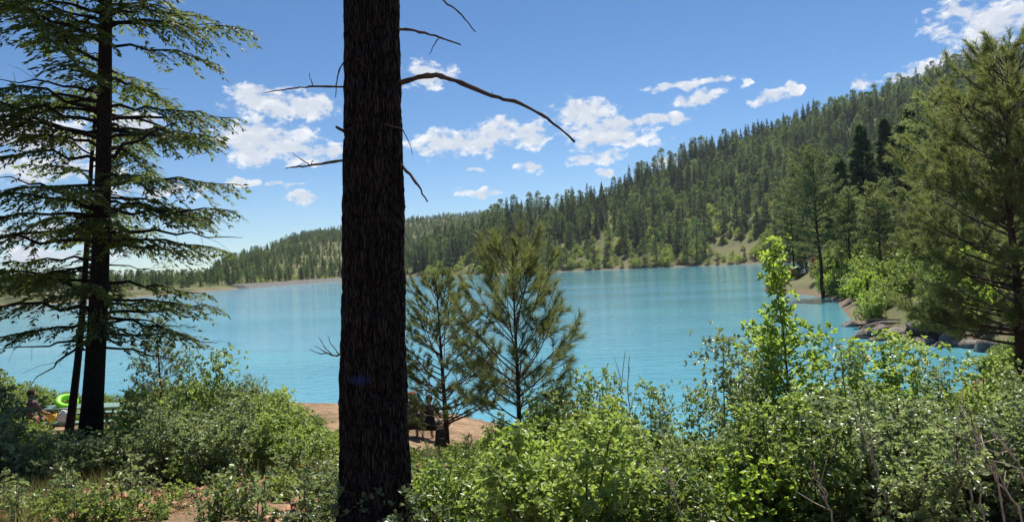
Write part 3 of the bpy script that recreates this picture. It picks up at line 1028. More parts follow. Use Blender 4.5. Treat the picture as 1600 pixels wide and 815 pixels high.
# ------------------------------------------------------------------ the wooded spur on the right
MIDP = [mid_tree('pine', 21, 18, 4.2, .28, 60, M['mid_pine'], .5, .36), mid_tree('pine', 22, 15, 3.6, .18, 64, M['mid_pine'], .2, .36)]
MIDF = [mid_tree('fir', 23, 20, 4.4, .04, 110, M['hill_fir'], 0, .42, 40), mid_tree('fir', 24, 16, 3.6, .05, 95, M['hill_fir'], 0, .40, 38)]
BANKS = [shrub(31, 3.2, 3.6, .20, M['oak'], 16, .5, 4), shrub(32, 2.6, 3.2, .20, M['bright'], 14, .5, 4)]
def by_top(px, ytop, Y, H, sink=.2):
    """ground point and scale for a tree whose top shows at a row"""
    p = col_at(px, Y, sink)
    top = at(px, ytop, Y)
    return p, (top[2] - p[2]) / H
spur = [  # px, top row, depth, prototype, height, name, label, category
    (1287, 236, 98, MIDP[0], 18, 'pine_tree', 'slender open pine with long bare dark trunk on the spur tip', 'pine tree', None),
    (1352, 196, 135, MIDF[0], 20, 'fir_tree', 'dense dark fir on the spur behind the slender bare-trunked pine', 'fir tree', 'dark firs on the spur'),
    (1318, 242, 128, MIDF[1], 16, 'fir_tree', 'dense dark fir on the spur behind the slender bare-trunked pine', 'fir tree', 'dark firs on the spur'),
    (1392, 186, 140, MIDF[0], 20, 'fir_tree', 'dense dark fir on the spur behind the slender bare-trunked pine', 'fir tree', 'dark firs on the spur'),
    (1430, 168, 120, MIDF[1], 16, 'fir_tree', 'dense dark fir on the spur behind the slender bare-trunked pine', 'fir tree', 'dark firs on the spur'),
    (1240, 330, 128, MIDP[1], 15, 'pine_tree', 'olive pine with full crown on the wooded spur', 'pine tree', 'full pines on the spur'),
    (1262, 262, 140, MIDP[1], 15, 'pine_tree', 'olive pine with full crown on the wooded spur', 'pine tree', 'full pines on the spur'),
    (1468, 150, 100, MIDP[1], 15, 'pine_tree', 'olive pine with full crown on the wooded spur', 'pine tree', 'full pines on the spur'),
    (1498, 175, 85, MIDP[0], 18, 'pine_tree', 'olive pine with full crown on the wooded spur', 'pine tree', 'full pines on the spur'),
    (1380, 290, 92, MIDP[1], 15, 'pine_tree', 'olive pine with full crown on the wooded spur', 'pine tree', 'full pines on the spur'),
    (1330, 300, 105, MIDP[1], 15, 'pine_tree', 'olive pine with full crown on the wooded spur', 'pine tree', 'full pines on the spur'),
    (1425, 300, 80, MIDP[1], 15, 'pine_tree', 'olive pine with full crown on the wooded spur', 'pine tree', 'full pines on the spur'),
    (1570, 130, 90, MIDP[1], 15, 'pine_tree', 'olive pine with full crown on the wooded spur', 'pine tree', 'full pines on the spur'),
    (1610, 120, 75, MIDF[1], 16, 'fir_tree', 'dense dark fir on the spur behind the slender bare-trunked pine', 'fir tree', 'dark firs on the spur'),
    (1660, 160, 70, MIDP[0], 18, 'pine_tree', 'olive pine with full crown on the wooded spur', 'pine tree', 'full pines on the spur'),
    (1530, 250, 66, MIDP[1], 15, 'pine_tree', 'olive pine with full crown on the wooded spur', 'pine tree', 'full pines on the spur'),
    (1475, 320, 62, MIDP[1], 15, 'pine_tree', 'olive pine with full crown on the wooded spur', 'pine tree', 'full pines on the spur'),
]
for k, (px, yt, Y, pr, H, nm, lb, ct, gp) in enumerate(spur):
    p, s = by_top(px, yt, Y, H)
    place(pr, nm, lb, ct, p, k * 1.9, (min(s, 1.35) if k else .9, min(s, 1.35) if k else .9, s), gp, (0, R(-1.5) if k == 0 else 0))
r5 = random.Random(3)
for k in range(190):
    px = r5.uniform(1195, 1680); Y = r5.uniform(47, 135)
    p = col_at(px, Y, .1)
    if lake_sd(p[0], p[1]) < .7:
        continue
    b = k % 3 == 0
    place(BANKS[1 if b else 0], 'bank_shrub', 'bright lime green bush under the trees of the wooded spur' if b else 'mid green bush under the trees of the wooded spur', 'shrub', p, k, r5.uniform(.6, 1.3), 'lime bushes on the spur' if b else 'green bushes on the spur')
for k in range(9):
    px = 1192 + k * 11 + r5.uniform(-4, 4); Y = r5.uniform(112, 130)
    p = col_at(px, Y, .1)
    if lake_sd(p[0], p[1]) > .5:
        place(PROTO[8], 'dry_bush', 'rusty dry bush on the bare tip of the spur', 'shrub', p, k, r5.uniform(.25, .45), 'dry bushes on the spur tip')

# boulders and driftwood of the rocky inlet
def rock_mesh(seed, size):
    r = np.random.default_rng(seed)
    nu, nv = 16, 10
    th, ph = np.meshgrid(np.linspace(0, 2 * np.pi, nu, endpoint=False), np.linspace(.02, np.pi - .02, nv))
    V = np.stack([np.cos(th) * np.sin(ph), np.sin(th) * np.sin(ph), np.cos(ph)], -1).reshape(-1, 3)
    for k in range(16):                                  # cut flat faces
        n = unit(1, r)[0]; n[2] *= .8
        n /= np.linalg.norm(n)
        dd = V @ n - r.uniform(.50, .80)
        V = V - n * np.maximum(dd, 0)[:, None]
    V = V * (1 + .16 * (fbm(V * 2.2 + seed, 3, seed)[:, None] - .5)) * np.asarray(size)
    i = np.arange(nv - 1)[:, None] * nu; j = np.arange(nu)[None]; j2 = (j + 1) % nu
    mb = MB()
    mb.add(V, np.stack([i + j, i + nu + j, i + nu + j2, i + j2], -1).reshape(-1, 4))
    mb.F.append(np.array([list(range(nu)), [(nv - 1) * nu + nu - 1 - q for q in range(nu)]])); mb.M.append(0)
    return mb.mesh('boulder', M['rock'])
m, g, out = new_mat('grey brown rock')
tc = g.n('ShaderNodeTexCoord')
n_ = g.noise(tc.outputs['Object'], 2.2, 6, .65)
n3 = g.noise(tc.outputs['Object'], 14, 4, .6)
c_ = g.mix(g.smooth(n_, .35, .65), (.11, .09, .075), (.27, .235, .20))
c_ = g.mix(g.m('MULTIPLY', g.smooth(n3, .5, .7), .5), c_, (.08, .07, .06))
g.link(bsdf(g, c_, .9, .25, bump(g, g.m('ADD', n_, n3), .6, .08)).outputs[0], out.inputs[0])
M['rock'] = m
rocks = [(1348, 508, 53, (1.0, .8, .5)), (1366, 528, 50, (.7, .6, .4)), (1385, 522, 50, (.9, .7, .55)), (1415, 528, 48.5, (1.3, .8, .6)), (1446, 526, 47.6, (1.1, .7, .55)),
         (1476, 534, 46, (1.1, .8, .5)), (1400, 512, 50.5, (1.6, .9, .7)), (1440, 508, 49.5, (1.5, 1.0, .7)), (1492, 520, 46.5, (1.2, .9, .8)), (1515, 528, 45, (1.0, .8, .6)),
         (1545, 530, 43, (1.0, .8, .6)), (1330, 496, 60, (.9, .8, .5)), (1375, 505, 52.5, (1.2, .9, .6))]
for k, (px, py, Y, sz) in enumerate(rocks):
    x = at(px, py, Y)
    z = tz(x[0], x[1])
    o = obj('boulder', rock_mesh(100 + k, sz), loc=(x[0], x[1], max(z, -.1) + sz[2] * .25))
    o.rotation_euler = (0, 0, k * 1.3)
    tag(o, 'angular grey brown boulder at the waterline of the rocky inlet', 'boulder', 'boulders along the rocky inlet')
for k in range(14):
    px, Y = r5.uniform(1338, 1400), r5.uniform(50.5, 57)
    p = col_at(px, Y)
    a = r5.uniform(-.9, .9); L = r5.uniform(1.2, 2.8)
    v = np.array([math.cos(a), math.sin(a), r5.uniform(-.15, .3)])
    mb = MB()
    P = np.array([-v * L / 2, np.array([0, 0, .06]), v * L / 2 + [0, 0, .05]])
    mb.tube(P, [.09, .07, .03], 7)
    o = obj('driftwood_log', mb.mesh('driftwood_log', M['dead' if k % 3 else 'pale_dead']), loc=p + [0, 0, .25 + .12 * (k % 3)])
    tag(o, 'weathered driftwood log in the tangle beside the inlet boulders', 'log', 'driftwood beside the inlet')

# ------------------------------------------------------------------ the thick dark trunk
def big_trunk():
    Y0 = 5.4
    B, T = at(586.5, 815, Y0), at(581, 0, Y0)
    dirv = (T - B) / (T[2] - B[2])
    gx = B - dirv * (B[2] - 3.9)
    zg = tz(gx[0], gx[1])
    base = B + dirv * (zg - B[2])
    root = thing('old_pine_tree', 'thick dark furrowed trunk with bare broken branches and a blue paint mark', 'pine tree', base)
    def axis(h):
        return dirv[None] * np.asarray(h, float)[:, None]
    zt, zb2 = T[2] - zg, B[2] - zg
    def radius(h):
        h = np.asarray(h, float)
        r = np.interp(h, [0, zb2, (zb2 + zt) * .5, zt, 10, 17], [.285, .243, .203, .182, .13, .02])
        return r + .10 * np.exp(-np.maximum(h, 0) / .16)
    na = 300
    hh = np.concatenate([np.arange(-.25, zt + .35, .0125), np.linspace(zt + .4, 17, 120)])
    A, Hh = np.meshgrid(np.linspace(0, 2 * np.pi, na, endpoint=False), hh)
    rr = radius(Hh.ravel()).reshape(Hh.shape)
    # furrowed plates: stretched cells on the unrolled trunk
    u = A / (2 * np.pi)
    def cells(nu, lz, seed):
        wob = (fbm(np.stack([np.cos(A) * 3, np.sin(A) * 3, Hh * 3], -1), 3, seed) - .5)
        x = u * nu + wob * 1.7
        y = Hh / lz + wob * .8
        F1 = np.full(A.shape, 9.0); F2 = np.full(A.shape, 9.0)
        xi, yi = np.floor(x), np.floor(y)
        for dx in (-1, 0, 1):
            for dy in (-1, 0, 1):
                cx, cy = xi + dx, yi + dy
                w = np.mod(cx, nu).astype(np.int64); v = cy.astype(np.int64)
                h1 = ((w * 7349 + v * 9151 + seed * 131) * 2654435761 & 0xffffffff) / 4294967295.0
                h2 = ((w * 5231 + v * 3571 + seed * 777) * 2246822519 & 0xffffffff) / 4294967295.0
                d = np.hypot(x - cx - h1, y - cy - h2)
                F2 = np.where(d < F1, F1, np.minimum(F2, d)); F1 = np.minimum(F1, d)
        return np.clip((F2 - F1) * 2.2, 0, 1)
    c1, c2 = cells(20, .48, 1), cells(46, .17, 2)
    fine = fbm(np.stack([np.cos(A) * 14, np.sin(A) * 14, Hh * 11], -1), 3, 5) - .5
    dsp = .024 * sstep(0, .7, c1) + .005 * c2 + .020 * fine - .016
    lump = (fbm(np.stack([np.cos(A) * 1.3, np.sin(A) * 1.3, Hh * 1.6], -1), 2, 8) - .5) * .025
    flare = np.exp(-np.maximum(Hh, 0) / .18) * .05 * np.sin(A * 5)
    rad = rr + dsp * np.clip(rr / .2, .15, 1) + lump * np.clip(rr / .2, .1, 1) + flare
    V = np.stack([np.cos(A) * rad, np.sin(A) * rad, Hh], -1)
    V[..., 0] += dirv[0] * Hh; V[..., 1] += dirv[1] * Hh
    n = len(hh)
    i = np.arange(n - 1)[:, None] * na; j = np.arange(na)[None]; j2 = (j + 1) % na
    F = np.stack([i + j, i + j2, i + na + j2, i + na + j], -1)
    mb = MB(); mb.add(V, F.reshape(-1, 4))
    obj('trunk', mb.mesh('trunk', M['bark_dark'], True), root)
    # the blue forester's mark, a thin coat lying on the bark
    mk = at(562, 594, Y0 - .2) - base
    hc, ac = mk[2], math.atan2(mk[1] - dirv[1] * mk[2], mk[0] - dirv[0] * mk[2])
    da = np.angle(np.exp(1j * (A - ac)))
    e = (da * .22 / .085)**2 + ((Hh - hc) / .042)**2 + (fbm(np.stack([A * 9, Hh * 30, 0 * A], -1), 3, 3) - .5) * 1.6
    keep = (e < 1)
    f = F.reshape(-1, 4)
    f = f[keep.reshape(-1)[f].all(1)]
    idx, inv = np.unique(f, return_inverse=True)
    out_ = np.stack([np.cos(A), np.sin(A), 0 * A], -1).reshape(-1, 3)[idx] * .002
    mb = MB(); mb.add(V.reshape(-1, 3)[idx] + out_, inv.reshape(-1, 4))
    o = obj('paint_mark', mb.mesh('paint_mark', plain('faded blue paint', (.008, .014, .055), .8, .6, 40), True), root)
    o['label'] = 'faded blue paint mark'
    def limb(pts, r0, r1, twigs=(), k=7):
        mb = MB()
        def path(pts, r0, r1):
            P = np.array([at(x, y, Y0 + dy) - base for x, y, dy in pts])
            m = 5 * (len(P) - 1) + 1
            s = np.linspace(0, len(P) - 1, m)
            Q = np.stack([np.interp(s, np.arange(len(P)), P[:, c]) for c in range(3)], 1)
            for _ in range(2):
                Q[1:-1] = (Q[:-2] + 2 * Q[1:-1] + Q[2:]) / 4
            Q[1:-1] += rng.normal(0, .0025, Q[1:-1].shape)
            rad = np.linspace(r0, r1, m) * (1 + .18 * rng.normal(size=m).clip(-1, 1.5))
            mb.tube(Q, rad, k)
        path(pts, r0, r1)
        for tw in twigs:
            path(tw, .0045, .002)
        obj('dead_branch', mb.mesh('dead_branch', M['dead']), root)
    limb([(608, 45, 0), (640, 46, .02), (680, 55, .05), (720, 70, .1)], .012, .005, [[(687, 57, .05), (678, 70, .03), (671, 85, .02)]])
    limb([(606, -75, 0), (655, -35, .1), (695, 2, .2), (722, 24, .25), (743, 50, .3)], .012, .004)
    limb([(596, 140, .06), (648, 122, -.06), (681, 116, -.15), (720, 128, -.2), (770, 151, -.28), (812, 160, -.3), (855, 184, -.35), (898, 222, -.4)], .021, .007, [[(681, 116, -.15), (682, 112, -.15)], [(771, 150, -.28), (768, 144, -.28)]])
    limb([(556, 136, 0), (500, 135, .05), (462, 137, .08), (412, 145, .1)], .010, .003, [[(490, 135, .05), (486, 126, .04), (483, 114, .03)]])
    limb([(552, 80, 0), (536, 98, -.03), (527, 120, -.05), (524, 152, -.05)], .008, .003)
    limb([(560, 214, .05), (542, 207, -.03), (525, 198, -.1)], .020, .010)
    limb([(556, 247, 0), (515, 254, .03), (482, 259, .05), (462, 261, .05), (446, 263, .06)], .012, .004, [[(484, 258, .05), (470, 249, .05), (457, 239, .06)], [(486, 258, .05), (489, 250, .05)]])
    limb([(606, 236, .05), (626, 255, -.02), (650, 285, -.15), (668, 315, -.18)], .013, .006)
    limb([(600, 193, -.19), (628, 201, -.22), (638, 219, -.22), (645, 242, -.22)], .005, .002)
    limb([(612, 345, -.05), (628, 340, -.05), (634, 322, -.05)], .006, .003)
    limb([(548, 548, .3), (522, 556, .6), (505, 548, .7), (492, 540, .8)], .008, .002, [[(522, 556, .6), (505, 540, .65), (498, 526, .7)], [(510, 551, .65), (497, 552, .7), (484, 545, .75)], [(530, 553, .5), (518, 538, .6), (512, 524, .65)]])
    # the living crown, high above
    r = np.random.default_rng(77)
    br, cr = MB(), MB()
    for k in range(46):
        t = (k + r.random()) / 46
        h = 8.8 + 8 * t
        a = k * 2.4
        L = 2.6 * (1 - t)**.6 * r.uniform(.6, 1.1) + .2
        P = arc(dirv * h, np.array([math.cos(a), math.sin(a), 0]), L, .2 + .5 * t, .1, .1)
        br.tube(P, np.linspace(.03, .008, len(P)), 5, False)
        for s in r.uniform(.3, 1.0, int(9 * L) + 2):
            b = np.array([np.interp(s * 6, np.arange(7), P[:, c]) for c in range(3)]) + r.normal(0, .22, 3)
            needle_shoot(cr, r, b, np.array([math.cos(a), math.sin(a), .8]) + r.normal(0, .4, 3), .2, 40, .18, .009)
    obj('limbs', br.mesh('limbs', M['bark_dark']), root)
    obj('crown', cr.mesh('crown', M['pine']), root)
big_trunk()

# ------------------------------------------------------------------ near trees
fir = near_fir(41, 15.0, 2.3, .105, .165, (0, 0), foliage_from=.06)
b = at(137, 706, 12.0)
gz = tz(b[0], b[1])
top = at(166, 0, 12.0)
lx, ly = (top[0] - b[0]) / (top[2] - b[2]), 0.0
place(fir, 'fir_tree', 'tall dark leaning fir with drooping needled limbs beside the picnic table', 'fir tree', (b[0], b[1], gz - .02), 0, 1, None, (0, math.atan(lx)))
thin = near_fir(42, 9.0, 1.35, .30, .075, (0, 0), foliage_from=.8, step=.11)
p = col_at(104, 13.6, .03)
top = at(136, 300, 13.6)
place(thin, 'fir_tree', 'thin young fir trunk close behind the tall leaning fir', 'fir tree', p, .7, 1, None, (0, math.atan((top[0] - p[0]) / (top[2] - p[2]))))

yp1 = near_pine(51, 3.05, 1.05, .22, .045, 55, (0, 0), 85, .17, .0065, 3, .45, 1.5, .20, lambda t: (1 - t)**.45 * min(1, .75 + .8 * t))
p, s = by_top(812, 398, 9.6, 3.2, .03)
place(yp1, 'young_pine', 'bushy young pine with upright shoots and long needles in front of the lake', 'pine tree', p, .4, s, None, (0, R(1.0)))
yp2 = near_pine(52, 3.0, 1.15, .25, .05, 60, (0, 0), 60, .085, .007, 6, .25, 1.1, .11, lambda t: (1 - t)**.8 * min(1, .7 + .9 * t) + .06)
p, s = by_top(690, 434, 13.0, 3.1, .03)
place(yp2, 'young_pine', 'open spindly young pine with short tufts next to the thick dark trunk', 'pine tree', p + [.15, 0, 0], 1.2, s, None, (0, R(-3.5)))
yp3 = near_pine(53, 3.2, 1.0, .2, .05, 45, (0, 0), 60, .10, .008, 5, .2, .9, .13)
p, s = by_top(253, 500, 17.0, 3.3, .03)
place(yp3, 'young_pine', 'small pine growing between the leaning fir and the lake', 'pine tree', p, 1.0, s)
rp = near_pine(54, 9.6, 3.2, .27, .15, 125, (0, 0), 60, .19, .013, 8, .12, .95, .26, lambda t: (1 - t)**.62 * min(1, .8 + .6 * t) + .04)
p = col_at(1600, 19.5, .05)
top = at(1536, 80, 19.5)
hgt = top[2] - p[2]
place(rp, 'tall_pine', 'big full pine with long yellowish needles standing on the bank by the inlet', 'pine tree', p, .9, hgt / 9.85, None, (0, math.atan((top[0] - p[0]) / hgt)))

sap = sapling(61, 4.0, .70, .18, 46, .095, M['bright'], .032, 15, lambda t: (1.2 if t < .40 else max(.22, 1.2 - (t - .40) * 3.6)), 4, .8)
p, s = by_top(1243, 372, 10.2, 4.15, .03)
place(sap, 'sapling_tree', 'tall bright green leafy sapling with a narrow spire top', 'sapling', p, 0, s, None, (0, R(-2.5)))
sap2 = sapling(62, 2.6, .55, .3, 30, .085, M['oak_grey'], .022, 9, lambda t: .55 + .45 * math.sin(min(3, t * 3.1)), 4, .6)
p, s = by_top(1140, 520, 9.4, 2.7, .03)
place(sap2, 'sapling_tree', 'slim airy sapling with sparse small leaves against the water', 'sapling', p, 1, s)
for k, (px, yt, Y, rz) in enumerate([(1395, 548, 10.5, 2.0), (1345, 560, 9.8, 1.1), (1215, 545, 10.8, 4.0)]):
    p, s = by_top(px, yt, Y, 3.3, .03)
    place(sap if k != 2 else sap, 'sapling_tree', 'bright green bushy sapling beside the tall spire-topped sapling', 'sapling', p, rz, (s * 1.5, s * 1.5, s * .9), 'bushy saplings beside the tall one')

# ------------------------------------------------------------------ the thicket
SH = {'oak': [shrub(71, .62, .95, .046, M['oak'], 12, 1.25, 6), shrub(72, 1.0, 1.25, .048, M['oak'], 14, 1.2, 6), shrub(73, 1.45, 1.4, .052, M['oak'], 15, 1.1, 6), shrub(78, 1.9, 1.6, .055, M['oak'], 16, 1.0, 6)],
      'grey': [shrub(74, .55, .9, .037, M['oak_grey'], 13, 1.3, 6), shrub(75, .9, 1.15, .039, M['oak_grey'], 14, 1.3, 6), shrub(79, 1.3, 1.3, .042, M['oak_grey'], 14, 1.2, 6)],
      'lime': [shrub(171, .7, .9, .06, M['bright'], 10, 1.0, 5), shrub(172, 1.2, 1.1, .065, M['bright'], 11, .95, 5), shrub(173, 1.7, 1.2, .07, M['bright'], 12, .9, 5)]}
SHH = {'oak': (.62, 1.0, 1.45, 1.9), 'grey': (.55, .9, 1.3), 'lime': (.7, 1.2, 1.7)}
ENV = [(-120, 500), (-20, 528), (5, 560), (25, 650), (90, 655), (115, 660), (150, 676), (200, 672), (215, 610), (250, 572), (320, 560), (380, 585), (430, 605), (465, 640), (530, 655), (545, 690), (640, 700), (700, 698), (745, 690), (790, 632), (830, 622), (880, 606), (930, 602), (990, 612), (1050, 625), (1090, 650), (1130, 640), (1180, 600), (1230, 590), (1300, 545), (1360, 552), (1420, 548), (1460, 560), (1500, 585), (1560, 570), (1640, 560), (1760, 560)]
LAND = [(-60, 'near the picnic table'), (75, 'below the person in pink shorts'), (137, 'round the foot of the leaning fir'), (253, 'before the small pine behind the leaning fir'), (400, 'midway from leaning fir to thick dark trunk'),
        (520, 'close to the thick dark trunk'), (700, 'below the open spindly pine'), (812, 'round the bushy young pine'), (980, 'below the two bare sticks'), (1140, 'round the slim airy sapling'), (1243, 'below the tall spire-topped sapling'),
        (1380, 'among the bushy bright saplings'), (1500, 'among the bleached bare branches'), (1640, 'under the big full pine')]
def region(px):
    return min(LAND, key=lambda q: abs(q[0] - px))[1]
r6 = random.Random(12)
placed = 0
pts = []
for row, Y0 in enumerate([5.5, 6.1, 6.9, 7.8, 8.7, 9.6, 10.8, 12.0, 13.6, 15.4, 17.5, 20.0]):
    px = -110 + r6.uniform(0, 40)
    while px < 1740:
        Y = Y0 * r6.uniform(.96, 1.05)
        if px < 545 and Y0 < 9:
            px += 60; continue
        if 530 < px < 770 and Y0 > 14.5:
            px += 60; continue
        if 60 < px < 215 and Y0 > 17:
            px += 60; continue
        half = .5 * FPX / Y
        hw = half * (1.5 if px < 240 else .5)
        env = max(I(np.array([px - hw, px, px + hw]), ENV)) if px > 10 else I(px + hw * .5, ENV)
        if r6.random() < .14 and px > 640:
            px += r6.uniform(60, 120); continue
        yt = env + (r6.uniform(-12, 30) if r6.random() < .45 or px < 800 else r6.uniform(20, 90 if Y0 > 7 else 60)) + (0 if Y0 > 9.5 else 14)
        p = col_at(px, Y, .03)
        if lake_sd(p[0], p[1]) < .8:
            px += 80; continue
        h = at(px, yt, Y)[2] - p[2]
        grey = (px > 1330 and Y0 < 8) or (px < 545 and Y0 < 11.5 and r6.random() < .5) or r6.random() < .18
        kd = 'grey' if grey else 'oak'
        if r6.random() < (.38 if 1180 < px < 1480 and Y0 > 8 else .10 if px > 640 else 0):
            kd = 'lime'
        if 1195 < px < 1310 and Y0 < 9.7 and r6.random() < .6:
            px += 70; continue
        w = .5
        if h > .14:
            h = min(h, 2.1 * r6.uniform(.85, 1.05))
            i = int(np.argmin([abs(math.log(h / q)) for q in SHH[kd]]))
            s = h / (SHH[kd][i] * 1.02)
            w = s * r6.uniform(.95, 1.25)
            size = ('knee-high', 'waist-high', 'chest-high', 'tall')[0 if h < .6 else 1 if h < 1.05 else 2 if h < 1.55 else 3]
            lb = size + {'grey': ' pale grey green small-leaved shrub ', 'oak': ' mid green scrub oak shrub ', 'lime': ' yellow green large-leaved shrub '}[kd] + region(px)
            place(SH[kd][i], 'oak_shrub', lb, 'shrub', p, r6.uniform(0, 6.28), (w, w, s), lb.replace('shrub', 'shrubs'))
            placed += 1
            w *= (.95, 1.25, 1.4, 1.6)[i] * .8
        px += r6.uniform(.55, .85) * w * FPX / Y
print('shrubs', placed)
# slim upright oaks standing above the thicket
UP = [sapling(63, 1.6, .42, .15, 26, .06, M['oak'], .016, 12, lambda t: .5 + .5 * math.sin(min(3, .3 + t * 2.7)), 5, .7), sapling(64, 1.9, .36, .2, 26, .058, M['oak_grey'], .016, 9, lambda t: .4 + .6 * math.sin(min(3, .3 + t * 2.6)), 4, .8)]
for k, (px, yt, Y) in enumerate([(850, 612, 9.0), (880, 590, 10.2), (935, 582, 9.4), (962, 596, 10.8), (1015, 604, 8.8), (1045, 622, 9.8), (1100, 610, 8.6), (1172, 575, 9.0), (1195, 560, 10.0), (1325, 535, 9.2), (1440, 540, 9.0), (1475, 565, 8.4), (1545, 560, 8.8), (1585, 575, 7.6), (780, 660, 8.4), (672, 690, 8.2), (735, 680, 9.0), (300, 545, 13.2), (345, 552, 12.6), (405, 590, 11.6), (440, 612, 11.0), (232, 560, 13.0)]):
    H = (1.6, 1.9)[k % 2]
    p, s = by_top(px, yt, Y, H * 1.05, .03)
    place(UP[k % 2], 'sapling_oak', ('slim upright green oak shoot rising ' if k % 2 == 0 else 'slim grey green oak wand rising ') + region(px), 'sapling', p, k * 1.3, s, ('green shoots ' if k % 2 == 0 else 'grey wands ') + region(px))
# bushes along the near shore, beyond the picnic table
ENV2 = [(-120, 560), (60, 600), (130, 612), (215, 614), (260, 600), (400, 610), (455, 622), (475, 660), (540, 690)]
for Y0 in (22.5, 25.5, 28.5, 32, 35.5):
    px = -100 + r6.uniform(0, 40)
    while px < 468:
        Y = Y0 * r6.uniform(.97, 1.03)
        p = col_at(px, Y, .03)
        px0 = px
        px += r6.uniform(.8, 1.3) * FPX / Y
        if lake_sd(p[0], p[1]) < .5 or (50 < px0 < 225 and Y0 < 24):
            continue
        h = at(px0, I(px0, ENV2) + r6.uniform(0, 14), Y)[2] - p[2]
        h = min(max(h, r6.uniform(.4, .65)), 1.9)
        i = int(np.argmin([abs(math.log(h / q)) for q in SHH['oak']]))
        s = h / SHH['oak'][i]
        place(SH['oak'][i], 'oak_shrub', 'green shore shrub growing between the picnic table and the water', 'shrub', p, r6.uniform(0, 6.28), (s * 1.25, s * 1.25, s), 'shore shrubs beyond the picnic table')
# and round the head of the inlet
for k in range(60):
    px, Y = r6.uniform(1495, 1760), r6.uniform(30, 52)
    p = col_at(px, Y, .03)
    if lake_sd(p[0], p[1]) > .5:
        s = r6.uniform(.7, 1.2)
        place(SH['oak'][k % 4], 'oak_shrub', 'green shrub on the low bank at the head of the inlet', 'shrub', p, k, (s * 1.3, s * 1.3, s), 'shrubs at the head of the inlet')
# low plants in the sunny clearing
LOW = [shrub(76, .55, .5, .055, M['oak_grey'], 5, .8), shrub(77, .4, .6, .05, M['oak'], 7, .8)]
for k, (px, py) in enumerate([(20, 806), (70, 800), (110, 780), (60, 742), (95, 790), (250, 800), (230, 768), (275, 772), (330, 806), (370, 790), (395, 806), (430, 770), (455, 752), (300, 745), (500, 745), (345, 752), (205, 790), (180, 806), (480, 806), (40, 790), (10, 780), (130, 806)]):
    p = ground_at(px, py + 12)
    g_ = k % 2 == 0
    place(LOW[0 if g_ else 1], 'low_plant', 'small grey green seedling on the litter of the sunny clearing' if g_ else 'small leafy green plant on the litter of the sunny clearing', 'plant', p - [0, 0, .02], k * 1.7, r6.uniform(.5, 1.0), 'grey seedlings in the clearing' if g_ else 'green plants in the clearing')

# grass and wood litter nobody could count
r7 = np.random.default_rng(5)
def strew(n, pxr, Yr):
    px = r7.uniform(*pxr, n); Y = r7.uniform(*Yr, n)
    x = (px - 800) / FPX * Y
    return x, Y, terrain(x, Y)
mb = MB()
tx, ty, tz_ = [np.concatenate(v) for v in zip(strew(700, (-80, 560), (6.6, 13)), strew(260, (430, 780), (14, 25)), strew(300, (600, 1650), (6.6, 12)))]
k = fbm(np.stack([tx, ty, 0 * tx], -1) * 1.1, 2, 70) > .47
tx, ty, tz_ = tx[k], ty[k], tz_[k]
C = np.repeat(np.stack([tx, ty, tz_ - .01], 1), 26, 0)
C[:, :2] += r7.normal(0, .10, (len(C), 2))
D = np.array([0, 0, 1.0]) + r7.normal(0, .38, C.shape)
mb.blades(C, D, unit(len(C), r7), r7.uniform(.10, .34, len(C)), .007, 'needle')
tag(obj('grass', mb.mesh('grass', M['grass'])), 'thin dry and green grass growing in the clearing and thicket', None, kind='stuff')
M['chips'] = leaf_mat('orange brown bark chips', (.16, .085, .045), (.45, .27, .15), (.1, .05, .02), .02, .9, .15, 0)
mb = MB()
cx, cy, cz = strew(5200, (-60, 560), (6.4, 10))
k = fbm(np.stack([cx, cy, 0 * cx], -1) * .8, 2, 71) > .40
cx, cy, cz = cx[k], cy[k], cz[k]
n = len(cx)
ang = r7.uniform(0, 6.28, n); Ls = r7.uniform(.025, .10, n); Ws = Ls * r7.uniform(.25, .6, n)
d1 = np.stack([np.cos(ang), np.sin(ang), r7.normal(0, .35, n)], 1); d2 = np.stack([-np.sin(ang), np.cos(ang), r7.normal(0, .35, n)], 1)
C = np.stack([cx, cy, cz + .012], 1)
up = np.array([0, 0, .008])
a_, b_ = d1 * Ls[:, None] / 2, d2 * Ws[:, None] / 2
V = np.stack([C - a_ - b_ - up, C + a_ - b_ * .6 - up, C + a_ * .8 + b_ - up, C - a_ * .9 + b_ - up, C - a_ - b_ + up, C + a_ - b_ * .6 + up, C + a_ * .8 + b_ + up, C - a_ * .9 + b_ + up], 1)
F = (np.arange(n)[:, None, None] * 8 + np.array([[4, 5, 6, 7], [0, 1, 5, 4], [1, 2, 6, 5], [2, 3, 7, 6], [3, 0, 4, 7]])[None]).reshape(-1, 4)
mb.add(V, F)
tag(obj('bark_chips', mb.mesh('bark_chips', M['chips'])), 'orange brown bark chips and litter strewn over the clearing', None, kind='stuff')
def stick(pts, r0, r1, label, group, mat='dead', side=()):
    P = [ground_at(x, y) + [0, 0, dz] for x, y, dz in pts]
    o = P[0].copy()
    mb = MB()
    Q = np.array(P) - o
    s = np.linspace(0, len(Q) - 1, 12)
    Q = np.stack([np.interp(s, np.arange(len(Q)), Q[:, c]) for c in range(3)], 1) + rng.normal(0, .006, (12, 3))
    mb.tube(Q, np.linspace(r0, r1, 12), 6)
    for f, dx, dy, dz in side:
        b0 = Q[int(f * 11)]
        mb.tube(np.array([b0, b0 + np.array([dx, dy, dz]) * .6, b0 + np.array([dx, dy, dz]) + [0, 0, -.02]]), [r0 * .5, r0 * .35, r1 * .6], 5)
    tag(obj('fallen_branch', mb.mesh('fallen_branch', M[mat]), loc=o), label, 'branch', group)
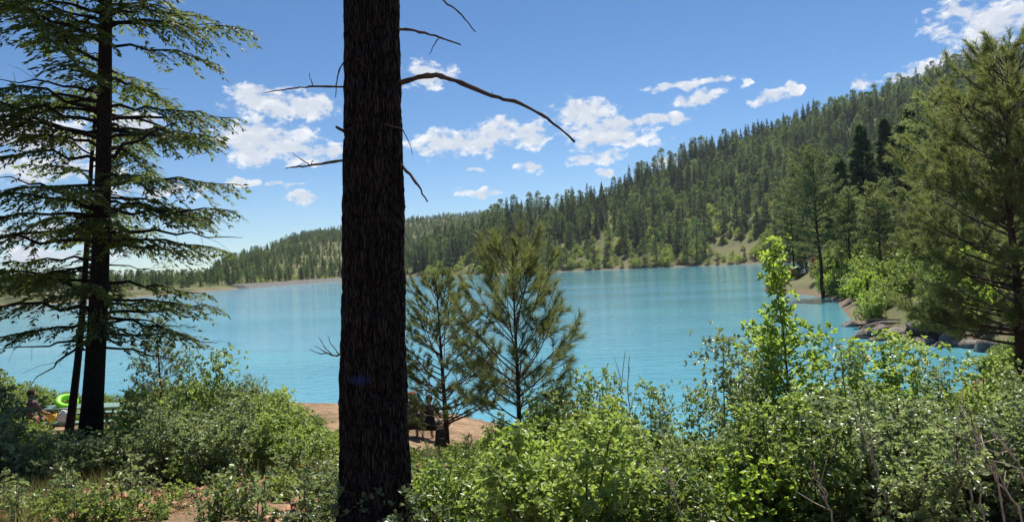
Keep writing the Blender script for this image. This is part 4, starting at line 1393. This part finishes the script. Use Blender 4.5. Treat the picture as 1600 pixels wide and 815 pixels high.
for pts in ([(455, 797, .03), (490, 795, .05), (520, 793, .05)], [(478, 812, .02), (500, 800, .06), (515, 790, .08)], [(270, 784, .02), (300, 782, .03), (318, 786, .03)], [(20, 735, .02), (70, 738, .05), (110, 742, .04)],
            [(230, 806, .02), (262, 800, .03), (300, 796, .03)], [(0, 752, .02), (50, 757, .04), (90, 760, .03)], [(380, 776, .02), (410, 780, .04), (440, 784, .03)]):
    stick(pts, .016, .007, 'dead brown stick lying on the bark litter of the clearing', 'sticks in the clearing', 'dead', [(.5, .05, .12, .06), (.7, -.06, .1, .03)])
# bleached bare branches poking out of the right-hand thicket
def bare(pts, Y, r0, r1, tw, label, group=None, mat='pale_dead', cat='branch'):
    P = np.array([at(x, y, Y + dy) for x, y, dy in pts])
    gz = tz(P[0][0], P[0][1])
    foot = np.array([P[0][0] + .05, P[0][1], gz - .05])
    P = np.concatenate([foot[None], P])
    o = foot.copy(); P = P - o
    s = np.linspace(0, len(P) - 1, 16)
    Q = np.stack([np.interp(s, np.arange(len(P)), P[:, c]) for c in range(3)], 1)
    Q[1:-1] += rng.normal(0, .008, Q[1:-1].shape)
    mb = MB()
    mb.tube(Q, np.linspace(r0, r1, 16), 6)
    for k in range(tw):
        b0 = Q[rng.integers(6, 15)]
        v = (Q[-1] - Q[8]); v = v / np.linalg.norm(v) + rng.normal(0, .55, 3)
        v *= rng.uniform(.12, .3)
        mb.tube(np.array([b0, b0 + v * .5 + rng.normal(0, .01, 3), b0 + v]), [r1 * 1.3, r1, r1 * .5], 4)
    tag(obj('bare_branch', mb.mesh('bare_branch', M[mat]), loc=o), label, cat, group)
LB = 'bleached bare branch leaning out of the thicket under the big pine'
for pts in ([(1592, 795, 0), (1555, 745, 0), (1520, 700, 0), (1497, 650, 0)], [(1560, 740, 0), (1532, 700, 0), (1512, 668, 0)], [(1515, 770, 0), (1500, 735, 0), (1488, 700, 0)], [(1530, 760, 0), (1515, 735, 0), (1506, 715, 0)],
            [(1600, 740, 0), (1575, 700, 0), (1548, 675, 0)], [(1380, 760, 0), (1366, 720, 0), (1356, 690, 0)], [(1300, 805, 0), (1290, 770, 0), (1270, 745, 0)], [(1060, 800, 0), (1052, 760, 0), (1040, 730, 0)]):
    bare(pts, 5.0, .008, .003, 7, LB, 'bleached branches in the thicket')
for pts in ([(985, 650, 0), (981, 600, 0), (984, 555, 0)], [(972, 650, 0), (970, 610, 0), (977, 548, 0)]):
    bare(pts, 11.5, .011, .004, 2, 'bare grey stick rising straight out of the shrubs against the water', 'two bare sticks by the water', 'dead')
# ------------------------------------------------------------------ people and picnic things on the shore
M['skin'] = plain('skin', (.42, .24, .16), .6, .1, 6)
M['table_green'] = plain('faded green painted planks', (.16, .27, .22), .6, .25, 10)
M['steel'] = plain('dark steel tube', (.06, .055, .05), .5, .3, 10, .5)
M['black_cloth'] = plain('black cloth', (.018, .018, .022), .9, .3, 20)

def person(label, loc, rz, cols, hair, seat=.46, hat=None, arms_fwd=.33):
    """a sitting figure: one continuous skin over a jointed skeleton"""
    dz = seat - .42
    J = {'pelvis': (0, 0, .52, .135), 'spine': (0, -.04, .72, .125), 'chest': (0, -.03, .92, .145), 'neckb': (0, 0, 1.06, .065), 'neck': (0, .02, 1.12, .052), 'head': (0, .045, 1.22, .095), 'crown': (0, .035, 1.29, .085),
         'nose': (0, .145, 1.205, .016), 'chin': (0, .09, 1.145, .05)}
    E = [('pelvis', 'spine', 1), ('spine', 'chest', 1), ('chest', 'neckb', 1), ('neckb', 'neck', 0), ('neck', 'head', 0), ('head', 'crown', 0), ('head', 'nose', 0), ('head', 'chin', 0)]
    for s, n in ((-1, 'l'), (1, 'r')):
        J.update({n + 'hip': (s * .10, .03, .50, .105), n + 'knee': (s * .14, .44, .50, .062), n + 'calf': (s * .14, .47, .30, .055), n + 'ankle': (s * .14, .46, .09, .038), n + 'toe': (s * .15, .64, .04, .035),
                  n + 'sho': (s * .18, -.01, 1.00, .066), n + 'elb': (s * .25, .08, .77, .046), n + 'wri': (s * .19, arms_fwd, .64, .030), n + 'palm': (s * .17, arms_fwd + .07, .62, .030), n + 'ear': (s * .095, .03, 1.215, .018)})
        E += [('pelvis', n + 'hip', 2), (n + 'hip', n + 'knee', 2), (n + 'knee', n + 'calf', 0), (n + 'calf', n + 'ankle', 0), (n + 'ankle', n + 'toe', 3), ('chest', n + 'sho', 1), (n + 'sho', n + 'elb', 1), (n + 'elb', n + 'wri', 0), (n + 'wri', n + 'palm', 0), ('head', n + 'ear', 0)]
        for f in range(5):
            if f == 0:
                a, b_, c = (s * .14, arms_fwd + .06, .61), (s * .125, arms_fwd + .085, .60), (s * .12, arms_fwd + .11, .585)
            else:
                x = s * (.15 + .018 * (f - 1)); l = (.0, .085, .095, .088, .07)[f]
                a, b_, c = (x, arms_fwd + .10, .622), (x, arms_fwd + .10 + l * .55, .612), (x, arms_fwd + .10 + l * .85, .59)
            pr = n + 'palm'
            for q, pt in enumerate((a, b_, c)):
                nm = f'{n}f{f}{q}'
                J[nm] = (*pt, .009)
                E.append((pr, nm, 0)); pr = nm
    names = list(J)
    V = np.array([J[k][:3] for k in names]); V[:, 2] += dz
    low = [i for i, k in enumerate(names) if k[1:] in ('ankle', 'toe', 'calf')]
    for i in low:
        V[i, 2] -= dz * (1 if names[i][1:] != 'calf' else .5)
    me = bpy.data.meshes.new('body')
    me.from_pydata(V.tolist(), [(names.index(a), names.index(b)) for a, b, _ in E], [])
    tmp = bpy.data.objects.new('body_frame', me)
    COL.objects.link(tmp)
    tmp.modifiers.new('skin', 'SKIN').use_smooth_shade = True
    for i, k in enumerate(names):
        me.skin_vertices[0].data[i].radius = (J[k][3],) * 2
        me.skin_vertices[0].data[i].use_root = (k == 'pelvis')
    sub = tmp.modifiers.new('sub', 'SUBSURF'); sub.levels = sub.render_levels = 1
    dg = bpy.context.evaluated_depsgraph_get()
    body = bpy.data.meshes.new_from_object(tmp.evaluated_get(dg))
    bpy.data.objects.remove(tmp)
    for c in cols:
        body.materials.append(c)
    C = np.array([p.center for p in body.polygons])
    best = np.full(len(C), 9.0); mi = np.zeros(len(C), int)
    for a, b, m_ in E:
        A, B = V[names.index(a)], V[names.index(b)]
        t = np.clip((C - A) @ (B - A) / ((B - A) @ (B - A)), 0, 1)
        d = np.linalg.norm(C - A - t[:, None] * (B - A), axis=1) - .6 * (J[a][3] * (1 - t) + J[b][3] * t)
        k = d < best
        best[k] = d[k]; mi[k] = m_
    body.polygons.foreach_set('material_index', mi.astype(np.int32))
    body.polygons.foreach_set('use_smooth', np.ones(len(C), bool))
    root = thing('person', label, 'person', loc, rz)
    obj('body', body, root)
    # hair: a shell over the back and top of the head
    th, ph = np.meshgrid(np.linspace(0, 2 * np.pi, 16, endpoint=False), np.linspace(.05, 1.9, 8))
    rx = np.where(np.sin(th) > .3, np.minimum(ph, 1.05), ph)
    H = np.stack([np.cos(th) * np.sin(rx) * .108, np.sin(th) * np.sin(rx) * .122 + .03, np.cos(rx) * .125 + 1.245 + dz], -1)
    H *= 1 + .0 * H
    mb = MB(); i = np.arange(7)[:, None] * 16; j = np.arange(16)[None]; j2 = (j + 1) % 16
    mb.add(H, np.stack([i + j, i + 16 + j, i + 16 + j2, i + j2], -1).reshape(-1, 4))
    mb.F.append(np.array([list(range(16))])); mb.M.append(0)
    obj('hair', mb.mesh('hair', hair, True), root)
    eyes = MB()
    for s in (-1, 1):
        eyes.box((s * .034, .137, 1.225 + dz), (.022, .008, .01))
    obj('eyes', eyes.mesh('eyes', M['black_cloth']), root)
    if hat:
        mb = MB()
        a = np.linspace(0, 2 * np.pi, 16, endpoint=False)
        prof = [(.125, 1.285), (.124, 1.32), (.10, 1.365), (.04, 1.39)]
        Vh = np.concatenate([np.stack([np.cos(a) * q, np.sin(a) * q * 1.08 + .035, np.full(16, z + dz)], 1) for q, z in prof])
        i = np.arange(3)[:, None] * 16
        mb.add(Vh, np.stack([i + j, i + j2, i + 16 + j2, i + 16 + j], -1).reshape(-1, 4))
        mb.F.append(np.array([[48 + q for q in range(16)]])); mb.M.append(0)
        mb.box((0, .20, 1.29 + dz), (.17, .14, .012))
        obj('cap', mb.mesh('cap', hat), root)
    return root

def seat_dir(p, rz):
    return p

def camp_chair(label, loc, rz, group=None):
    t = thing('camp_chair', label, 'chair', loc, rz, group)
    def part(n, fn, mat):
        mb = MB(); fn(mb); obj(n, mb.mesh(n, mat), t)
    def sheet(pts, th):
        def f(mb):
            P = np.array(pts, float)
            nrm = np.cross(P[1] - P[0], P[3] - P[0]); nrm = nrm / np.linalg.norm(nrm) * th
            mb.add(np.concatenate([P, P + nrm]), [[3, 2, 1, 0], [4, 5, 6, 7], [0, 1, 5, 4], [1, 2, 6, 5], [2, 3, 7, 6], [3, 0, 4, 7]])
        return f
    part('seat', sheet([(-.26, -.22, .38), (.26, -.22, .38), (.25, .24, .42), (-.25, .24, .42)], .02), M['black_cloth'])
    part('backrest', sheet([(-.26, -.235, .40), (.26, -.235, .40), (.25, -.40, .86), (-.25, -.40, .86)], .02), M['black_cloth'])
    for s in (-1, 1):
        part('armrest', lambda mb: mb.box((s * .30, .0, .60), (.06, .48, .025)), M['black_cloth'])
        for y0, y1 in ((-.24, .26), (.26, -.24)):
            part('leg', lambda mb: mb.tube(np.array([[s * .28, y0, 0], [s * .27, (y0 + y1) / 2, .21], [s * .27, y1, .41]]), .011, 6), M['steel'])
        part('post', lambda mb: mb.tube(np.array([[s * .27, -.25, .41], [s * .265, -.41, .87]]), .011, 6), M['steel'])
        part('post', lambda mb: mb.tube(np.array([[s * .28, .22, .41], [s * .30, .20, .59]]), .011, 6), M['steel'])
    return t

def cl(name, col):
    return plain(name, col, .85, .2, 14)

# the picnic table
def picnic_table():
    A, B = at(62, 627, 22.0), at(197, 626, 22.0)
    c = (A + B) / 2
    z = min(tz(c[0] + dx, c[1] + dy) for dx in (-.9, 0, .9) for dy in (-.6, .6))
    t = thing('picnic_table', 'faded green picnic table with benches on crossed steel legs behind the leaning fir', 'table', (c[0], c[1], z), R(-2))
    def part(n, fn, mat):
        mb = MB(); fn(mb); return obj(n, mb.mesh(n, mat), t)
    L = 2.4
    for k in range(5):
        part('tabletop_plank', lambda mb: mb.box((0, (k - 2) * .148, .75), (L, .138, .04)), M['table_green'])
    for s in (-1, 1):
        for k in range(2):
            part('bench_plank', lambda mb: mb.box((0, s * (.66 + k * .145), .44), (L, .135, .04)), M['table_green'])
        for x in (-.75, .75):
            part('leg', lambda mb: mb.tube(np.array([[x, s * -.52, .0], [x, 0, .36], [x, s * .34, .72]]), .024, 8), M['steel'])
    for x in (-.75, .75):
        part('bench_support', lambda mb: mb.tube(np.array([[x + .05, -.80, .405], [x + .05, .80, .405]]), .022, 8), M['steel'])
        part('foot_rail', lambda mb: mb.tube(np.array([[x, -.62, .02], [x, .62, .02]]), .022, 8), M['steel'])
    return t, c, z
tb, tc_, tzz = picnic_table()
tb_m = Matrix.Translation(tb.location) @ Matrix.Rotation(tb.rotation_euler[2], 4, 'Z')
def on_table(x, y, z):
    return np.array(tb_m @ Vector((x, y, z)))

person('person in mauve top and pink shorts sitting at the picnic table', on_table(-.98, -.78, 0.0), R(-20), [M['skin'], cl('dark mauve top', (.13, .075, .10)), cl('pink shorts', (.62, .09, .20)), M['black_cloth']], cl('dark hair', (.02, .013, .01)), .46)
# inflated lime ring leaning on the table end
mb = MB()
a = np.linspace(0, 2 * np.pi, 29)
P = np.stack([np.cos(a) * .22, np.sin(a) * .22, 0 * a], 1)
n_, k_ = 28, 10
b_ = np.linspace(0, 2 * np.pi, k_, endpoint=False)
V = np.stack([(np.cos(a[:-1])[:, None] * (.22 + .085 * np.cos(b_))), (np.sin(a[:-1])[:, None] * (.22 + .085 * np.cos(b_))), np.broadcast_to(.085 * np.sin(b_), (28, k_))], -1)
i = np.arange(28)[:, None] * k_; i2 = (np.arange(28)[:, None] + 1) % 28 * k_; j = np.arange(k_)[None]; j2 = (j + 1) % k_
mb.add(V, np.stack([i + j, i2 + j, i2 + j2, i + j2], -1).reshape(-1, 4))
M['lime'] = plain('glossy lime vinyl', (.30, .80, .04), .35, .1, 5, .5)
o = obj('swim_ring', mb.mesh('swim_ring', M['lime'], True), loc=on_table(-.50, .05, .77 + .13))
o.rotation_euler = (R(25), R(22), 0)
tag(o, 'lime green inflatable swim ring resting on the picnic table', 'swim ring')
root = thing('bucket', 'yellow toy bucket standing on the picnic bench beside the person', 'bucket', on_table(-.45, -.735, .46))
mb = MB()
mb.tube(np.array([[0, 0, 0], [0, 0, .12], [0, 0, .24], [0, 0, .24], [0, 0, .03]]), [.10, .12, .14, .13, .09], 18)
obj('pail', mb.mesh('pail', plain('yellow plastic', (.75, .45, .06), .4, .12, 5, .5), True), root)
mb = MB()
h = np.linspace(0, np.pi, 12)
mb.tube(np.stack([np.cos(h) * .14, 0 * h - .02, .23 + np.sin(h) * .09], 1), .006, 6)
obj('handle', mb.mesh('handle', M['steel']), root)
root = thing('tote_bag', 'white and grey cloth bag slumped on the picnic bench', 'bag', on_table(-.08, -.735, .46))
th, ph = np.meshgrid(np.linspace(0, 2 * np.pi, 18, endpoint=False), np.linspace(0, 1, 9))
prof = np.interp(ph, [0, .1, .5, .9, 1], [.8, 1, .95, .7, .5])
V = np.stack([np.sign(np.cos(th)) * np.abs(np.cos(th))**.6 * .2 * prof, np.sign(np.sin(th)) * np.abs(np.sin(th))**.6 * .11 * prof, ph * .3 * (1 + .1 * np.sin(th * 3))], -1)
V += (fbm(V * 12, 3, 4)[..., None] - .5) * .04
V[..., 2] = np.maximum(V[..., 2], 0)
mb = MB(); i = np.arange(8)[:, None] * 18; j = np.arange(18)[None]; j2 = (j + 1) % 18
mb.add(V, np.stack([i + j, i + j2, i + 18 + j2, i + 18 + j], -1).reshape(-1, 4))
mb.F.append(np.array([[q for q in range(18)][::-1], [8 * 18 + q for q in range(18)]])); mb.M.append(0)
obj('sack', mb.mesh('sack', cl('white canvas', (.62, .64, .66)), True), root)
for y in (-.03, .03):
    mb = MB(); mb.tube(np.stack([np.cos(h) * .08, 0 * h + y, .28 + np.sin(h) * .10], 1), .008, 6)
    obj('strap', mb.mesh('strap', cl('grey webbing', (.3, .3, .32))), root)

# the two sitting by the water past the thick trunk
for px, Y, rz, lab, shirt, trousers, hat in ((646, 21.5, R(12), 'person in red cap and olive shirt in camp chair facing the lake', (.07, .08, .04), (.05, .05, .055), (.22, .05, .04)),
                                            (674, 22.2, R(-15), 'bareheaded person in black sitting in camp chair facing the lake', (.016, .015, .018), (.02, .02, .025), None)):
    p = col_at(px, Y)
    lo = min(tz(p[0] + dx, p[1] + dy) for dx in (-.25, .25) for dy in (-.25, .25))
    p = np.array([p[0], p[1], lo + .01])
    camp_chair('black folding camp chair holding the ' + ('red-capped person' if hat else 'bareheaded person in black'), p, rz)
    q = p + np.array([0, 0, 0])
    person(lab, q + np.array([math.sin(rz) * .06, -.06, .0]), rz, [M['skin'], cl('shirt', shirt), cl('trousers', trousers), M['black_cloth']], cl('dark brown hair', (.03, .02, .014)), .44, cl('cap red', hat) if hat else None)
p = col_at(691, 21.6)
root = thing('backpack', 'stuffed black backpack standing on the bare ground beside the camp chairs', 'backpack', p - [0, 0, .01], R(8))
th, ph = np.meshgrid(np.linspace(0, 2 * np.pi, 20, endpoint=False), np.linspace(0, 1, 11))
prof = np.interp(ph, [0, .08, .5, .85, .97, 1], [.75, 1, 1.0, .85, .5, .2])
V = np.stack([np.sign(np.cos(th)) * np.abs(np.cos(th))**.55 * .19 * prof, np.sign(np.sin(th)) * np.abs(np.sin(th))**.55 * .14 * prof, ph * .56], -1)
mb = MB(); i = np.arange(10)[:, None] * 20; j = np.arange(20)[None]; j2 = (j + 1) % 20
mb.add(V, np.stack([i + j, i + j2, i + 20 + j2, i + 20 + j], -1).reshape(-1, 4))
mb.F.append(np.array([[q for q in range(20)][::-1], [200 + q for q in range(20)]])); mb.M.append(0)
obj('pack_body', mb.mesh('pack_body', M['black_cloth'], True), root)
mb = MB(); mb.box((0, -.15, .17), (.26, .08, .24))
obj('front_pocket', mb.mesh('front_pocket', M['black_cloth']), root)
for s in (-1, 1):
    mb = MB(); mb.tube(np.array([[s * .09, .12, .50], [s * .10, .20, .38], [s * .10, .19, .2], [s * .09, .12, .08]]), .018, 6)
    obj('strap', mb.mesh('strap', M['black_cloth']), root)

# ------------------------------------------------------------------ the air
def build_haze():
    m, g, out = new_mat('thin summer haze')
    v = g.n('ShaderNodeVolumePrincipled')
    v.inputs['Color'].default_value = (.80, .88, 1.0, 1)
    v.inputs['Density'].default_value = .00007
    v.inputs['Anisotropy'].default_value = .2
    g.link(v.outputs[0], out.inputs['Volume'])
    mb = MB()
    mb.box((0, 0, 126), (6600, 6600, 268))
    tag(obj('haze', mb.mesh('haze', m)), 'thin bluish summer haze over the lake and hills', None, kind='stuff')
build_haze()
